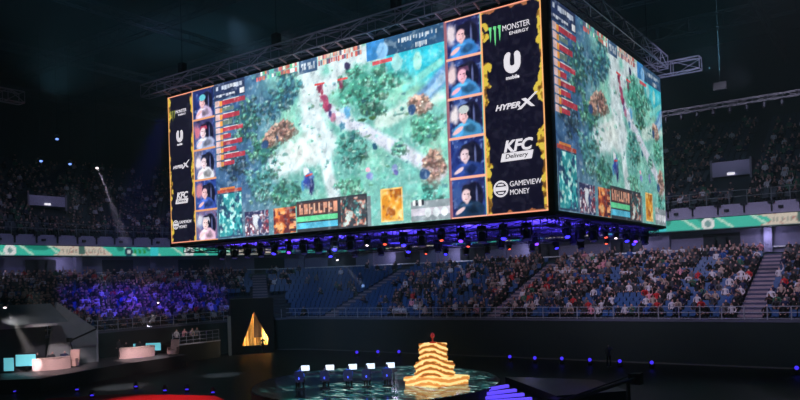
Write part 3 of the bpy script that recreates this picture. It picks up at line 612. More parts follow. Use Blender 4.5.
def person_mesh(pose, shirt, sk, trou='black'):
    k = (pose, shirt, sk, trou)
    if k not in PM: PM[k] = dress(BODY[pose].copy(), pose, [SH[shirt], SH[trou], SKIN[sk], HAIR, SHOE])
    return PM[k]
# seat
mb = MB(); mb.box(-.23, .23, -.22, .2, .42, .48); mb.obox((0, .24, .68), (.23, 0, 0), (0, .025, -.006), (0, .05, .22)); mb.box(-.03, .03, -.05, .2, 0, .42)
SEATME = mb.mesh('folding_seat', SEATB)
# ---------------------------------------------------------------- seats and crowd
AIS_U = [(-9.3, .95), (-30.0, .95), (-49.4, .95)]; AIS_A = [R(140), R(180)]
def row_places(d):
    """list of (x, y, angle, tagtuple)"""
    out = []; sp = .56
    for k in range(int(30/sp)): out.append((ACX-AR-d, 47.2-k*sp, PI, 'L', k))
    n = int((AR+d)*PI/2/sp)
    for k in range(n):
        a = PI-PI/2*(k+.5)/n
        if abs(a-R(137))*(AR+d) < 1.0: continue
        out.append((ACX+(AR+d)*math.cos(a), ACY+(AR+d)*math.sin(a), a, 'C', k))
    for k in range(int(58/sp)):
        u = 7.5-k*sp
        if any(abs(u-c) < w for c, w in AIS_U) or u < -50: continue
        out.append((u, ACY+AR+d, PI/2, 'F', u))
    return out
def dens(x, y, zone):
    if zone == 'L': return .78 if x > 50 else .9
    if x < 245: return .7
    if x < 300: return .08
    if x < 392: return .3 if (y > 296 and x > 383) else .05
    if x < 430: return .35 if y > 272 else .22
    if x < 490: return .42 if y < 300 else .6
    if ((x-628)/22)**2+((y-301)/9)**2 < 1 or ((x-608)/12)**2+((y-276)/9)**2 < 1 or ((x-706)/9)**2+((y-263)/7)**2 < 1 or ((x-715)/10)**2+((y-300)/9)**2 < 1: return .22
    return .76 if x < 735 else .84
ppl = []; seats = []; occ = []
rs = random.Random(21)
SHW = ['black']*46+['charcoal']*18+['white']*15+['grey']*9+['red']*3+['blue']*4+['navy']*10+['beige']*4+['green']*2+['pink']*2
for r in range(LR):
    d = .3+r*LP+.5; z = LZ+r*LS-.06
    for (x, y, a, zone, k) in row_places(d):
        if zone == 'C' and d < 7.5 and abs(a-R(139))*(AR+d) < 3.4: continue
        q = proj((x, y, z+.8))
        n_ = Vector((math.cos(a), math.sin(a), 0)); inview = 2 < q[0] < 798 and q[2] > 0
        rec = dict(x=x, y=y, z=z, a=a, r=r, k=k, q=q, zone=zone, inview=inview)
        if rs.random() < dens(q[0], q[1], zone): occ.append(rec); ppl.append(rec)
        else: seats.append(rec)
def key(e): return e['q'][2] if e['inview'] else 999
ppl.sort(key=key); seats.sort(key=key)
def where(e):
    r_ = 'row %s up from the railing' % ords[e['r']].replace('first', 'one').replace('second', 'two') if 0 else ords[e['r']]+' row up'
    u = e['x']
    if e['zone'] != 'F': return r_+', in the corner stand'
    if u > -9.3: return '%s, %s seat right of the right-hand stairs' % (r_, ords[int(round((u+9.3-.95)/.56))])
    if u > -30: return '%s, %s seat left of the right-hand stairs' % (r_, ords[int(round((-9.3-.95-u)/.56))])
    return '%s, %s seat left of the middle stairs' % (r_, ords[int(round((-30-.95-u)/.56))])
tie = {}
for i, e in enumerate(ppl[:300]):
    pose = rs.choice(['sit', 'sit', 'lean', 'clap', 'turn', 'sit', 'cheer']); sh = rs.choice(SHW); sk = rs.randrange(2)
    o = bpy.data.objects.new('person', person_mesh(pose, sh, sk)); COL.objects.link(o); o.location = (e['x'], e['y'], e['z']); o.rotation_euler = (0, 0, e['a']-PI/2+rs.uniform(-.12, .12))
    s_ = rs.uniform(.94, 1.06); o.scale = (s_, s_, s_)
    tag(o, '%s shirt, %s, %s' % (sh, ptxt[pose].replace('with ', ''), where(e)), 'person', 'spectators in the far lower stand')
for i, e in enumerate(seats[:300]):
    o = bpy.data.objects.new('folding_seat', SEATME); COL.objects.link(o); o.location = (e['x'], e['y'], e['z']); o.rotation_euler = (0, 0, e['a']-PI/2)
    tag(o, 'empty blue seat, %s' % where(e), 'seat', 'empty seats in the far lower stand')
def arr(me):
    v = np.zeros(len(me.vertices)*3); me.vertices.foreach_get('co', v); return v.reshape(-1, 3), [tuple(p.vertices) for p in me.polygons], [p.material_index for p in me.polygons]
def merge(name, items, mats):
    """items: (verts, faces, matidx, x, y, z, rot, scale)"""
    V = []; Fc = []; M_ = []; n = 0
    for (v, f, mi, x, y, z, a, s) in items:
        c, s2 = math.cos(a)*s, math.sin(a)*s; V.append(np.stack([v[:, 0]*c-v[:, 1]*s2+x, v[:, 0]*s2+v[:, 1]*c+y, v[:, 2]*s+z], 1)); Fc += [tuple(i+n for i in q) for q in f]; M_ += mi; n += len(v)
    me = bpy.data.meshes.new(name); me.from_pydata(np.concatenate(V).tolist(), [], Fc)
    for q in mats: me.materials.append(q)
    me.polygons.foreach_set('material_index', M_); me.update(); o = bpy.data.objects.new(name, me); COL.objects.link(o); return o
SHL = list(SH); PAL = [SH[k] for k in SHL]+[SKIN[0], SKIN[1], HAIR, SHOE]
LOWV = {}
for p in POSES:
    me = dress(LOW[p], p, []) ; v, f, mi = arr(me); 
    # polygons' slots were set 0..4 above even without slots
    for k, s in enumerate(SHL):
        for sk in (0, 1): LOWV[(p, s, sk)] = (v, f, [{0: k, 1: 0, 2: len(SHL)+sk, 3: len(SHL)+2, 4: len(SHL)+3}[t] for t in mi])
rest = []
for e in ppl[300:]:
    k = (rs.choice(POSES), rs.choice(SHW), rs.randrange(2)); rest.append((*LOWV[k], e['x'], e['y'], e['z'], e['a']-PI/2, 1.))
# upper tier crowd
ups = []; useat = []
for r in range(UR):
    d = 16.6+r*UP+.5; z = UZ+r*US
    for b in bowl(.62, v0=24, u1=6, d=d):
        x, y, _ = bp(b, d, z); q = proj((x, y, z+.9))
        if not (-20 < q[0] < 820): continue
        a = math.atan2(b[1][1], b[1][0]); ang = 0
        if abs((x+y*.0) % 13) < 1.0 and b[1][1] == 1: continue
        if b[1][1] == 1 and -16.2 < x < -11.6 and 3 <= r <= 8: continue
        if b[1][0] == -1 and 41.2 < y < 45.6 and 4 <= r <= 8: continue
        useat.append((x, y, z, a))
        if rs.random() < (.5 if r < 16 else .25):
            ups.append((*LOWV[(rs.choice(POSES), rs.choice(['black', 'charcoal', 'charcoal', 'grey', 'black', 'navy', 'white', 'green']), rs.randrange(2))], x, y, z, a-PI/2, 1.))
o = merge('crowd', rest, PAL); tag(o, 'dense mass of small seated spectators in the lower stands', 'crowd', kind='stuff')
o = merge('crowd', ups, PAL); tag(o, 'dim mass of spectators in the dark upper balcony', 'crowd', kind='stuff')
sv, sf, smi = arr(SEATME)
o = merge('seating', [(sv, sf, smi, e['x'], e['y'], e['z'], e['a']-PI/2, 1.) for e in seats[300:]], [SEATB]); tag(o, 'rows of small empty blue seats in the lower stands', 'seats', kind='stuff')
bv = sv[:16]; o = merge('seating', [(sv, sf, smi, x, y, z, a-PI/2, 1.) for (x, y, z, a) in useat], [SEATD]); tag(o, 'rows of dark seats in the upper balcony', 'seats', kind='stuff')
# stairs between the blocks
STN = ['stairs at the right between two crowded blocks, blue and pink tinted', 'stairs near the middle left of the crowded block', 'stairs at the far corner among empty seats', 'stairs above the golden entrance']
def stairs(base_fn, label, r0_=0):
    t = MB()
    for r in range(r0_, LR):
        for h in range(2):
            d = .3+r*LP+h*LP/2; z = LZ+r*LS-.06+(h*.5)*LS
            c, tt, nn = base_fn(d+LP/4); t.obox(Vector((c[0], c[1], z-.04+LS/4)), tt*.85, nn*LP/4, zz*(.05+LS/4), h)
    tag(t.obj('stairs', [STEP, mat('stair_nosing', (66, 68, 100), .8)]), label, 'stairs')
for i, (u, w) in enumerate(AIS_U): stairs(lambda d, u=u: ((u, ACY+AR+d), Vector((1, 0, 0)), Vector((0, 1, 0))), STN[i])
a_ = R(137); 
def arcfn(d): return ((ACX+(AR+d)*math.cos(a_), ACY+(AR+d)*math.sin(a_)), Vector((-math.sin(a_), math.cos(a_), 0)), Vector((math.cos(a_), math.sin(a_), 0)))
stairs(arcfn, STN[3], 6)
# vomitory portals in the upper tier
def portal(c, n, w, z0, z1, dep, label, glow):
    t = Vector((-n[1], n[0], 0)); n = Vector((*n, 0)); c = Vector(c); rz = math.atan2(n.y, n.x)-PI/2
    o = thing('stand_entrance', label, 'stand entrance', (c.x, c.y, z0), rz, 'walled entrances in the upper balcony'); h = z1-z0
    a = MB(); a.box(-w/2, w/2, 0, dep, 0, h); a.obj('wall', [PARA], o)
    for q in (-w/2-.2, w/2): b = MB(); b.box(q, q+.2, -.1, dep, -.4, h+.25); b.obj('side_wall', [CONC], o)
    s_ = MB(); s_.box(-.35, .35, -.08, -.01, .1, .32); s_.obj('lit_sign', [lens_mat('sign_white', (230, 230, 235), glow)], o)
    p = c-n*3.2+zz*(1.9+z0-c.z); spot('entrance_fill', (p.x, p.y, z0+2.8), (c.x, c.y, z0+h*.5), 70, (.75, .72, 1), 80)  # fill light added in front of the entrance wall, no fixture there
portal((-13.9, 56+22.3, 17), (0, 1), 3.5, 16.4, 17.9, 3, 'grey walled stand entrance in the upper balcony right of the screens', 1.2)
portal((-58-21.5, 43.4, 16), (-1, 0), 4.2, 16.75, 17.9, 3, 'grey walled stand entrance in the upper balcony left of the screens', 1.2)
# far hanging truss on the right with little lamps
t = MB(); A, B = hv(655, 115.5, 52), hv(1000, 60, 52); t.truss(A, (B.x, B.y, A.z+.1), .35, .3, .9, .03, .016, 0)
ft = tag(t.obj('lighting_truss', mat('dull_aluminium', (92, 98, 108), .6)), 'thin silver truss hanging over the far right stand', 'truss')
for i in range(8):
    p = A.lerp(B, .04+i*.055); p.z = A.z-.17
    t = MB(); t.lathe((p.x, p.y, p.z-.45), [(.08, 0), (.14, .1), (.12, .35), (.04, .45)], 10); tag(t.obj('par_lamp', DSTEEL), 'small dark lamp hanging from the thin far truss, %s from its left end' % ords[i], 'stage light', 'lamps on the thin far truss')
c = hv(720, 86, 52); t = MB(); t.box(c.x-.4, c.x+.4, 51.9, 52.1, c.z-.25, c.z+.25); t.bar((c.x, 52, c.z+.2), (c.x, 52, 30.5), .01); tag(t.obj('hanging_box', mat('panel_grey', (100, 106, 112), .6)), 'small grey box hanging in the dark above the thin far truss', 'hanging box')
# truss at the left edge behind (small dim rig) 
t = MB(); A, B = hu(-12, 92, -45), hu(22, 108, -45); t.truss(A, (A.x, B.y, A.z), .7, .7, 1.1, .04, .03); tag(t.obj('lighting_truss', STEEL), 'dim box truss high at the left edge of the hall', 'truss')
hb = bpy.data.materials.new('beam_haze'); hb.use_nodes = True; nt = hb.node_tree; nt.nodes.clear(); ho = nt.nodes.new('ShaderNodeOutputMaterial'); hs_ = nt.nodes.new('ShaderNodeVolumeScatter'); hs_.inputs['Density'].default_value = .05; nt.links.new(hs_.outputs[0], ho.inputs['Volume'])
def beam(p, tg, pw, cc):
    d = tg-p; L = d.length*.93; d.normalize(); a = p+d*.5; spot('beam_lamp', p+d*.3, tg, pw, cc, 7.5, .5, .08)
    q = d.to_track_quat('Z', 'Y').to_matrix(); mb = MB(); mb.lathe(a, [(.09, 0), (.09+math.tan(R(4.2))*L, L)], 20, 0, q)
    tag(mb.obj('haze', hb), 'shaft of lit haze below the spot lamp %s' % {0: 'left of the hanging screen', 1: 'over the grey booth', 2: 'over the purple crowd', 3: 'over the empty corner seats'}[beam.n], 'haze', kind='stuff'); beam.n += 1
beam.n = 0
# hanging spot lamps in the left dark
for (x, y, mt, lb, tx, ty, pw, cc) in ((41, 160, 'b', 'blue', 60, 290, 9000, (.25, .3, 1)), (70, 163, 'b', 'pale blue', 130, 290, 9000, (.3, .3, 1)), (97, 167, 'w', 'white', 127, 245, 1500, (.8, .7, 1)), (57, 138, 'b', 'deep blue', 190, 290, 9000, (.2, .15, 1)), (5, 308, 'w', 'bright white', 30, 352, 600, (1, .95, .95)), (158, 303, 'w', 'violet white', 142, 345, 500, (.9, .85, 1)), (337, 259, 'w', 'warm white', 362, 285, 100, (1, .9, .8))):
    u_ = {5: -50.5, 158: -56, 337: None}.get(x, -62)
    y0_ = y; p = (hu(x, y, u_) if u_ else hd(x, y, 80))+zz*.45; tg = hu(tx, ty, {5: -53.5}.get(x, -60) if u_ else -50) if u_ else hd(tx, ty, 82)
    if y < 200: tg = hu(tx, ty, -66)
    s_ = .8 if x not in (158, 5) else .6
    o = head_thing(make_head(s_, 55, LWh if mt == 'w' else lens_mat('lens_pale_blue', (120, 160, 255), 2)), p, R(60), '%s spot lamp hanging in the dark %s' % (lb, 'above the left stand' if y < 200 else ('over the grey booth' if x == 5 else 'over the purple crowd' if x == 158 else 'over the empty corner seats')), 'stage light', name='spot_lamp')
    if x in (97, 5, 158, 337): beam(p-zz*.4*s_, tg, {97: 9000, 5: 6000, 158: 6000, 337: 3000}[x], cc)
    mb = MB(); mb.bar((0, 0, .1), (0, 0, (30.4-p.z) if y < 200 else 1.2), .02); mb.obj('hanging_cable', DSTEEL, o)
# ---------------------------------------------------------------- stage
SCX, SCY, SR, SZ = -26.74, 34.99, 7.6, .9
stg = thing('round_stage', 'low round black stage with a glossy top rippling teal and white', 'stage', (SCX, SCY, 0))
mb = MB(); mb.lathe((0, 0, 0), [(SR-.05, 0), (SR-.05, SZ-.1), (SR, SZ-.1), (SR, SZ-.02)], 72); mb.obj('platform', BLACK, stg)
mw = bpy.data.materials.new('stage_led_floor'); mw.use_nodes = True; nt = mw.node_tree; b = nt.nodes['Principled BSDF']
b.inputs['Base Color'].default_value = (.008, .012, .014, 1); b.inputs['Roughness'].default_value = .12
tc = nt.nodes.new('ShaderNodeTexCoord'); mp = nt.nodes.new('ShaderNodeMapping'); mp.inputs['Rotation'].default_value = (0, 0, R(-35)); mp.inputs['Scale'].default_value = (.42, 1.5, 1)
n_ = nt.nodes.new('ShaderNodeTexNoise'); n_.inputs['Scale'].default_value = 2.4; n_.inputs['Detail'].default_value = 5; n_.inputs['Distortion'].default_value = 1.2
cr = nt.nodes.new('ShaderNodeValToRGB'); e = cr.color_ramp.elements; e[0].position = .5; e[0].color = (.001, .004, .005, 1); e[1].position = .68; e[1].color = (.5, .62, .58, 1)
x_ = e.new(.6); x_.color = (.02, .16, .15, 1)
n2_ = nt.nodes.new('ShaderNodeTexNoise'); n2_.inputs['Scale'].default_value = .22; rr = nt.nodes.new('ShaderNodeMapRange'); rr.inputs[1].default_value = .42; rr.inputs[2].default_value = .6
nt.links.new(tc.outputs['Object'], mp.inputs['Vector']); nt.links.new(mp.outputs[0], n_.inputs['Vector']); nt.links.new(n_.outputs['Fac'], cr.inputs[0]); nt.links.new(tc.outputs['Object'], n2_.inputs['Vector']); nt.links.new(n2_.outputs['Fac'], rr.inputs[0])
nt.links.new(cr.outputs[0], b.inputs['Emission Color']); ms_ = nt.nodes.new('ShaderNodeMath'); ms_.operation = 'MULTIPLY'; ms_.inputs[1].default_value = 1.5; nt.links.new(rr.outputs[0], ms_.inputs[0]); nt.links.new(ms_.outputs[0], b.inputs['Emission Strength'])
mb = MB(); mb.lathe((0, 0, 0), [(SR-.1, SZ-.02), (SR-.12, SZ)], 72); mb.obj('stage_top', mw, stg)
CA = R(35.17)
def cw(x, y, z=0):   # depth-aligned place: x across the view line, y away
    return Vector((x*.8174-y*.5761, x*.5761+y*.8174, z))
# player desk with five players
def camx(px, k): return (px-400)/F*k
DZ = SZ; KD = 42.3
desk_c = cw(camx(341, KD), KD, DZ)
mb = MB()
for i in range(12):
    a0, a1 = [(-3.1+6.2*j/12) for j in (i, i+1)]; y0, y1 = .02*a0*a0, .02*a1*a1
    mb.add([(a0, y0, .72), (a1, y1, .72), (a1, y1+.8, .72), (a0, y0+.8, .72), (a0, y0, .78), (a1, y1, .78), (a1, y1+.8, .78), (a0, y0+.8, .78)], [(0, 1, 2, 3), (4, 7, 6, 5), (0, 4, 5, 1), (2, 6, 7, 3), (1, 5, 6, 2), (0, 3, 7, 4)])
for x in (-2.9, -1.3, 1.3, 2.9): mb.box(x-.04, x+.04, .15, .8, 0, .72)
tag(mb.obj('players_desk', mat('desk_dark', (30, 32, 48), .4), None, loc=desk_c, rz=CA), 'long dark curved desk of the players on the round stage', 'desk')
MONS = mat('monitor_glow', (150, 190, 200), .3, emit=1.4, ergb=(215, 225, 228), noise=.0); LEDB = lens_mat('chair_led_blue', (70, 90, 255), 1.6)
chm = [MB() for _ in range(4)]
chm[0].box(-.27, .27, -.25, .25, .42, .52); chm[1].obox((0, .27, .78), (.25, 0, 0), (0, .05, 0), (0, .06, .3)); chm[2].lathe((0, 0, 0), [(.3, 0), (.3, .05), (.04, .08), (.04, .42)], 10)
chm[3].box(-.03, .03, .335, .35, .62, .74)
chms = [q.mesh(n2, mt) for q, n2, mt in zip(chm, ('seat', 'backrest', 'base', 'trim'), (BLACK, mat('chair_back', (40, 42, 70), .5), BLACK, LEDB))]
mm = [MB() for _ in range(3)]; mm[0].box(-.27, .27, -.02, .04, .14, .5); mm[1].box(-.25, .25, -.03, -.021, .16, .48); mm[2].box(-.03, .03, 0, .04, 0, .2); mm[2].box(-.14, .14, -.08, .12, 0, .02)
mms = [q.mesh(n2, mt) for q, n2, mt in zip(mm, ('bezel', 'screen', 'stand'), (BLACK, MONS, BLACK))]
def kit(name, meshes, names, loc, rz, label, cat, group):
    t = thing(name, label, cat, loc, rz, group)
    for n2, me in zip(names, meshes): o = bpy.data.objects.new(n2, me); COL.objects.link(o); o.parent = t
    return t
pxs = (303, 328, 351, 369, 389); nth = ('leftmost', 'second from left', 'middle', 'second from right', 'rightmost')
for i, px in enumerate(pxs):
    x = camx(px-3, KD); sx = x-camx(342, KD); cy_ = .02*sx*sx
    kit('monitor', mms, ('bezel', 'screen', 'stand'), cw(x+.05, KD+.45+cy_, DZ+.78), CA, 'bright monitor on the dark stage desk, %s of the five' % nth[i], 'monitor', 'monitors on the players desk')
    kit('gaming_chair', chms, ('seat', 'backrest', 'base', 'trim'), cw(x-.15, KD-.62+cy_, DZ), CA+PI, 'dark gaming chair with blue light strips, %s of the five on stage' % nth[i], 'chair', 'players chairs')
    me = dress(BODY['sit'].copy(), 'sit', [SH['charcoal'] if i % 2 else SH['blue'], SH['black'], SKIN[0], HAIR, SHOE]); o = bpy.data.objects.new('person', me); COL.objects.link(o); o.location = cw(x-.15, KD-.68+cy_, DZ-.02); o.rotation_euler = (0, 0, CA+PI)
    tag(o, 'player in %s jersey seated at the stage desk, %s of the five' % ('grey' if i % 2 else 'blue', nth[i]), 'person', 'players on the stage')
spot('stage_fill', cw(-3, 32, 9), cw(-3, 42, 1.5), 7000, (.5, .6, 1), 40)  # added fill so the seated players show, not a fixture of the rig
# golden tower
mg = bpy.data.materials.new('gold_led'); mg.use_nodes = True; nt = mg.node_tree; b = nt.nodes['Principled BSDF']
tc = nt.nodes.new('ShaderNodeTexCoord'); sp = nt.nodes.new('ShaderNodeSeparateXYZ'); nt.links.new(tc.outputs['Object'], sp.inputs[0])
def mth(op, a, b_=None, c_=None):
    q = nt.nodes.new('ShaderNodeMath'); q.operation = op
    for i, v in enumerate((a, b_, c_)):
        if v is None: continue
        if hasattr(v, 'is_output') or not isinstance(v, (int, float)): nt.links.new(v, q.inputs[i])
        else: q.inputs[i].default_value = v
    return q.outputs[0]
mxx = mth('SINE', mth('MULTIPLY', sp.outputs[0], 2.6)); ax = mth('SQRT', mth('ADD', mth('POWER', mth('ADD', sp.outputs[0], .15), 2), .08))
zz_ = mth('ADD', sp.outputs[2], mth('ADD', mth('MULTIPLY', ax, .42), mth('MULTIPLY', mxx, .1)))
nz_ = nt.nodes.new('ShaderNodeTexNoise'); nz_.inputs['Scale'].default_value = 3.5; nt.links.new(tc.outputs['Object'], nz_.inputs['Vector'])
zz_ = mth('ADD', zz_, mth('MULTIPLY', nz_.outputs['Fac'], .16)); wv_ = mth('ADD', mth('SINE', mth('MULTIPLY', zz_, 20)), mth('MULTIPLY_ADD', nz_.outputs['Fac'], 1.6, -.9))
cr = nt.nodes.new('ShaderNodeValToRGB'); e = cr.color_ramp.elements; e[0].position = .08; e[0].color = (*lin((150, 84, 34)), 1); e[1].position = .7; e[1].color = (*lin((255, 226, 150)), 1); q = e.new(.4); q.color = (*lin((226, 150, 60)), 1)
nt.links.new(mth('MULTIPLY_ADD', wv_, .5, .5), cr.inputs[0]); nt.links.new(cr.outputs[0], b.inputs['Emission Color']); b.inputs['Emission Strength'].default_value = 1.15; b.inputs['Base Color'].default_value = (.2, .1, .03, 1)
mgb = mg.copy(); mgb.name = 'gold_led_base'
for q in mgb.node_tree.nodes:
    if q.type == 'VALTORGB': q.color_ramp.elements[0].color = (*lin((214, 140, 70)), 1)
    if q.type == 'MATH' and abs(q.inputs[1].default_value-.42) < .001: q.inputs[1].default_value = .12
KT = 42.; tc_ = cw(camx(432.5, KT), KT, SZ)
tw = thing('golden_tower', 'glowing golden stepped tower with wavy bands in the centre of the stage', 'stage prop', tc_, CA)
def wavy_tier(w, dpt, z0, z1, skew=0, n=7):
    mb = MB(); h = (z1-z0)/n
    for i in range(n):
        ww = w*(1+.05*math.sin(i*2.1)); x0, x1 = -ww/2+skew, ww/2+skew; z = z0+i*h
        pts = [(x0, 0), (x0*.3+x1*.7-ww*.25, -dpt/2), (x1, -.1), (x1*.5+x0*.5, dpt/2)]
        mb.prism(pts, z, z+h*.86)
        mb.prism([(p[0]*.96, p[1]*.96) for p in pts], z+h*.86, z+h)
    return mb
wavy_tier(3.7, 2.6, 0, .5, .0, 2).obj('base', mgb, tw); wavy_tier(2.3, 2.0, .42, 1.35, -.1, 6).obj('tier', mg, tw); wavy_tier(1.66, 1.5, 1.35, 2.42, -.15, 7).obj('tier', mg, tw)
mb = MB(); mb.lathe((-.15, 0, 2.42), [(.2, 0), (.2, .06), (.05, .1), (.04, .3), (.08, .34)], 12); mb.lathe((-.15, 0, 2.72), [(.03, 0), (.11, .05), (.13, .15), (.09, .26), (.03, .3)], 10)
tag(mb.obj('trophy', mat('trophy_red', (190, 60, 50), .3, .3, emit=.35), None, loc=tc_, rz=CA), 'small red trophy standing on top of the golden tower', 'trophy')
point('tower_glow', tc_+Vector((1.0, -2.4, .8)), 60, (1, .6, .25), .3)
# violet lit steps
st = thing('lit_steps', 'short flight of steps with violet glowing edges in front of the stage', 'steps', (-17.5, 32.5, 0))
of = Matrix.Translation(-Vector(st.location)); VM = lens_mat('step_violet', (104, 82, 250), 1.0)
for k in range(4):
    z = .86-k*.2; a = hz(485, 389+k*4, z); b_ = hz(509+k*7.7, 385+k*4.3, z); mid = (a+b_)/2; d = (b_-a); L = d.length; d.normalize(); n2 = zz.cross(d); n2 = n2 if n2.dot(-mid+CAM) > 0 else -n2
    mb = MB(); mb.obox(mid-n2*.17-zz*(z/2+.02), d*(L/2), n2*.16, zz*(z/2)); o = mb.obj('step', BLACK, st); o.matrix_parent_inverse = of
    mb = MB(); mb.obox(mid-zz*.07, d*(L/2), n2*.012, zz*.075); mb.obox(mid-n2*.1+zz*.012, d*(L/2), n2*.1, zz*.01); o = mb.obj('light_strip', VM, st); o.matrix_parent_inverse = of
# floor beam lamps
LBF = lens_mat('lens_floor_blue', (66, 48, 240), 1.3); FH = make_head(.8, -12, LBF, False); FH2 = make_head(.7, 60, LBF, False)
lamps = [(357, 353.5), (378, 353), (399, 353), (510, 358.5), (535, 360), (562, 360.5), (590, 362), (620, 363.5), (652, 365), (797, 371)]
nm = ['left of three behind the stage', 'middle of three behind the stage', 'right of three behind the stage']+['%s along the foot of the far wall' % ords[k] for k in range(7)]
for i, (x, y) in enumerate(lamps):
    p = hz(x, y+3.2, 0); p.z = 0
    head_thing(FH, p, R(35)+math.atan2(-(x-400), F), 'blue beam lamp standing on the floor, %s' % nm[i], 'blue floor lamps')
for i, (x, y) in enumerate([(77, 392), (92, 398), (136, 389), (165, 393), (187, 392), (213, 395), (15, 394)]):
    head_thing(FH2, hz(x, y, 0), R(35)+math.atan2(-(x-400), F), 'dark moving lamp with blue lens by the red carpet, %s' % ('third from left', 'fourth from left', 'fifth from left, tallest', 'sixth from left', 'seventh from left', 'last on the right', 'farthest left')[i], 'lamps by the red carpet')
# red carpet
pts = [hz(46, 399, .0), hz(120, 394.5, .0), hz(215, 396, .0), hz(232, 404, 0), hz(225, 430, 0), hz(20, 440, 0)]
mb = MB(); mb.prism([(p.x, p.y) for p in pts], 0.0, .03); tag(mb.obj('red_carpet', mat('carpet_red', (200, 34, 40), .8)), 'red lit carpet on the floor at the lower left', 'carpet')
c_ = hz(150, 405, 0); spot('carpet_lamp', (c_.x, c_.y, 8.5), c_, 2600, (1, .3, .3), 60)
# player entrance gate in the corner
ga = R(141); gn = Vector((math.cos(ga), math.sin(ga), 0)); gc = Vector((ACX, ACY, 0))+gn*(AR-.5)
gp = hd(253, 340, 72.6); gc = Vector((gp.x, gp.y, 0))
gate = thing('entrance_gate', 'black entrance gate in the corner with a glowing golden triangular opening', 'gate', gc, ga-PI/2)
mb = MB(); W_, Hh, D_ = 2.15, 5.6, 3.2
tri = [(-1.1, .85), (.15, 4.25), (1.55, 1.5), (1.45, .85)]
out = [(-W_, 0), (-W_, Hh), (W_, Hh), (W_, 0)]
def ring_face(y): return [(x, y, z) for x, z in out+tri]
v_ = ring_face(0)+ring_face(.12)
fr = [(0, 1, 5, 4), (1, 2, 6, 5), (2, 3, 7, 6), (3, 0, 4, 7)]
mb.add(v_, fr+[tuple(i+8 for i in reversed(f)) for f in fr]+[(4+i, 4+(i+1) % 4, 12+(i+1) % 4, 12+i) for i in range(4)])
mb.box(-W_, -W_+.1, .12, D_, 0, Hh); mb.box(W_-.1, W_, .12, D_, 0, Hh); mb.box(-W_, W_, .12, D_, Hh-.1, Hh); mb.box(-W_, W_, D_-.1, D_, 0, Hh)
mb.obj('frame', BLACK, gate)
mb = MB(); vs = []; N = 40
for i in range(N+1):
    x = -1.9+3.8*i/N; y = .85+.09*math.sin(i*1.9)+.05*math.sin(i*.8)
    vs += [(x, y, .02), (x, y, 5.2)]
mb.add(vs, [(2*i, 2*i+2, 2*i+3, 2*i+1) for i in range(N)]); o = mb.obj('drape', mat('gold_drape', (250, 196, 112), .8), gate, True)
mb = MB(); mb.prism([(.15, .45), (.6, .55), (.95, .5), (.95, .6), (.55, .65), (.15, .55)], 1.6, 5); mb.obj('inner_drape', mat('brown_drape', (96, 70, 48), .9), gate)
mb = MB(); mb.box(-W_-.32, -W_, -.3, .15, 0, 3.9); mb.obj('pillar', mat('pillar_pale', (190, 180, 165), .7), gate)
gM = Matrix.Translation(gc) @ Matrix.Rotation(ga-PI/2, 4, 'Z')
for x in (-1.75, 1.8): point('gate_lamp', gM @ Vector((x, .32, 1.7)), 300, (1, .74, .44), .12)
point('gate_lamp', gM @ Vector((-.1, .3, 4.6)), 160, (1, .72, .42), .12)
def person(pose, shirt, loc, rz, label, stand=False, sk=0, trou='black', shoe=None, group=None):
    if stand: me = dress(skin_body(*standing(1 if pose == 'hold' else 0)), pose, [SH[shirt], SH[trou], SKIN[sk], HAIR, shoe or SHOE], True)
    else: me = person_mesh(pose, shirt, sk)
    o = bpy.data.objects.new('person', me); COL.objects.link(o); o.location = loc; o.rotation_euler = (0, 0, rz); return tag(o, label, 'person', group)
person('stand', 'black', gM @ Vector((.9, -.9, 0)), ga-PI/2+.4, 'dark silhouetted person standing before the golden gate opening', True)
p = hz(609, 367, 0); p = hv(609, 366, min(p.y, 52.5)); p.z = 0
person('hold', 'grey', p, CA, 'person in grey top and white shoes on the floor by the far wall', True, shoe=SH['white'])
# small balcony platform with people at the left wall
bx = hu(172, 336, -55.6); by = hu(220, 336, -55.6)
pl = thing('side_platform', 'small railed platform before the purple crowd with seated people', 'platform', (-56.6, (bx.y+by.y)/2, 0)); L = abs(by.y-bx.y)/2; PZ = 1.7
mb = MB(); mb.box(-1.3, 1.0, -L, L, 0, PZ); mb.obj('deck', BLACK, pl)
mb = MB()
for k in range(8): y = -L+.1+k*(2*L-.2)/7; mb.bar((.95, y, PZ), (.95, y, PZ+1.0), .03)
for z in (.3, .65, 1.0): mb.bar((.95, -L+.1, PZ+z), (.95, L-.1, PZ+z), .025)
mb.obj('railing', WRAIL, pl); mb = MB(); mb.box(.98, 1.06, -L, L, PZ-.12, PZ); mb.obj('edge', WHITEW, pl)
for i, (dy, sh) in enumerate(((-1.5, 'white'), (-.7, 'pink'), (.1, 'beige'), (.9, 'grey'))):
    kit('gaming_chair', chms[:3], ('seat', 'backrest', 'base'), (-56.7, pl.location.y+dy, PZ), PI/2, 'dark chair on the small railed platform, %s from left' % ords[i], 'chair', 'chairs on the small platform')
    person(('sit', 'clap', 'lean', 'sit')[i], sh, (-56.7, pl.location.y+dy, PZ), PI/2, 'person in %s shirt seated on the small railed platform' % sh)
spot('platform_lamp', (-52, pl.location.y-1, 6), (-56.6, pl.location.y-.4, 2.2), 300, (1, .85, .75), 35)
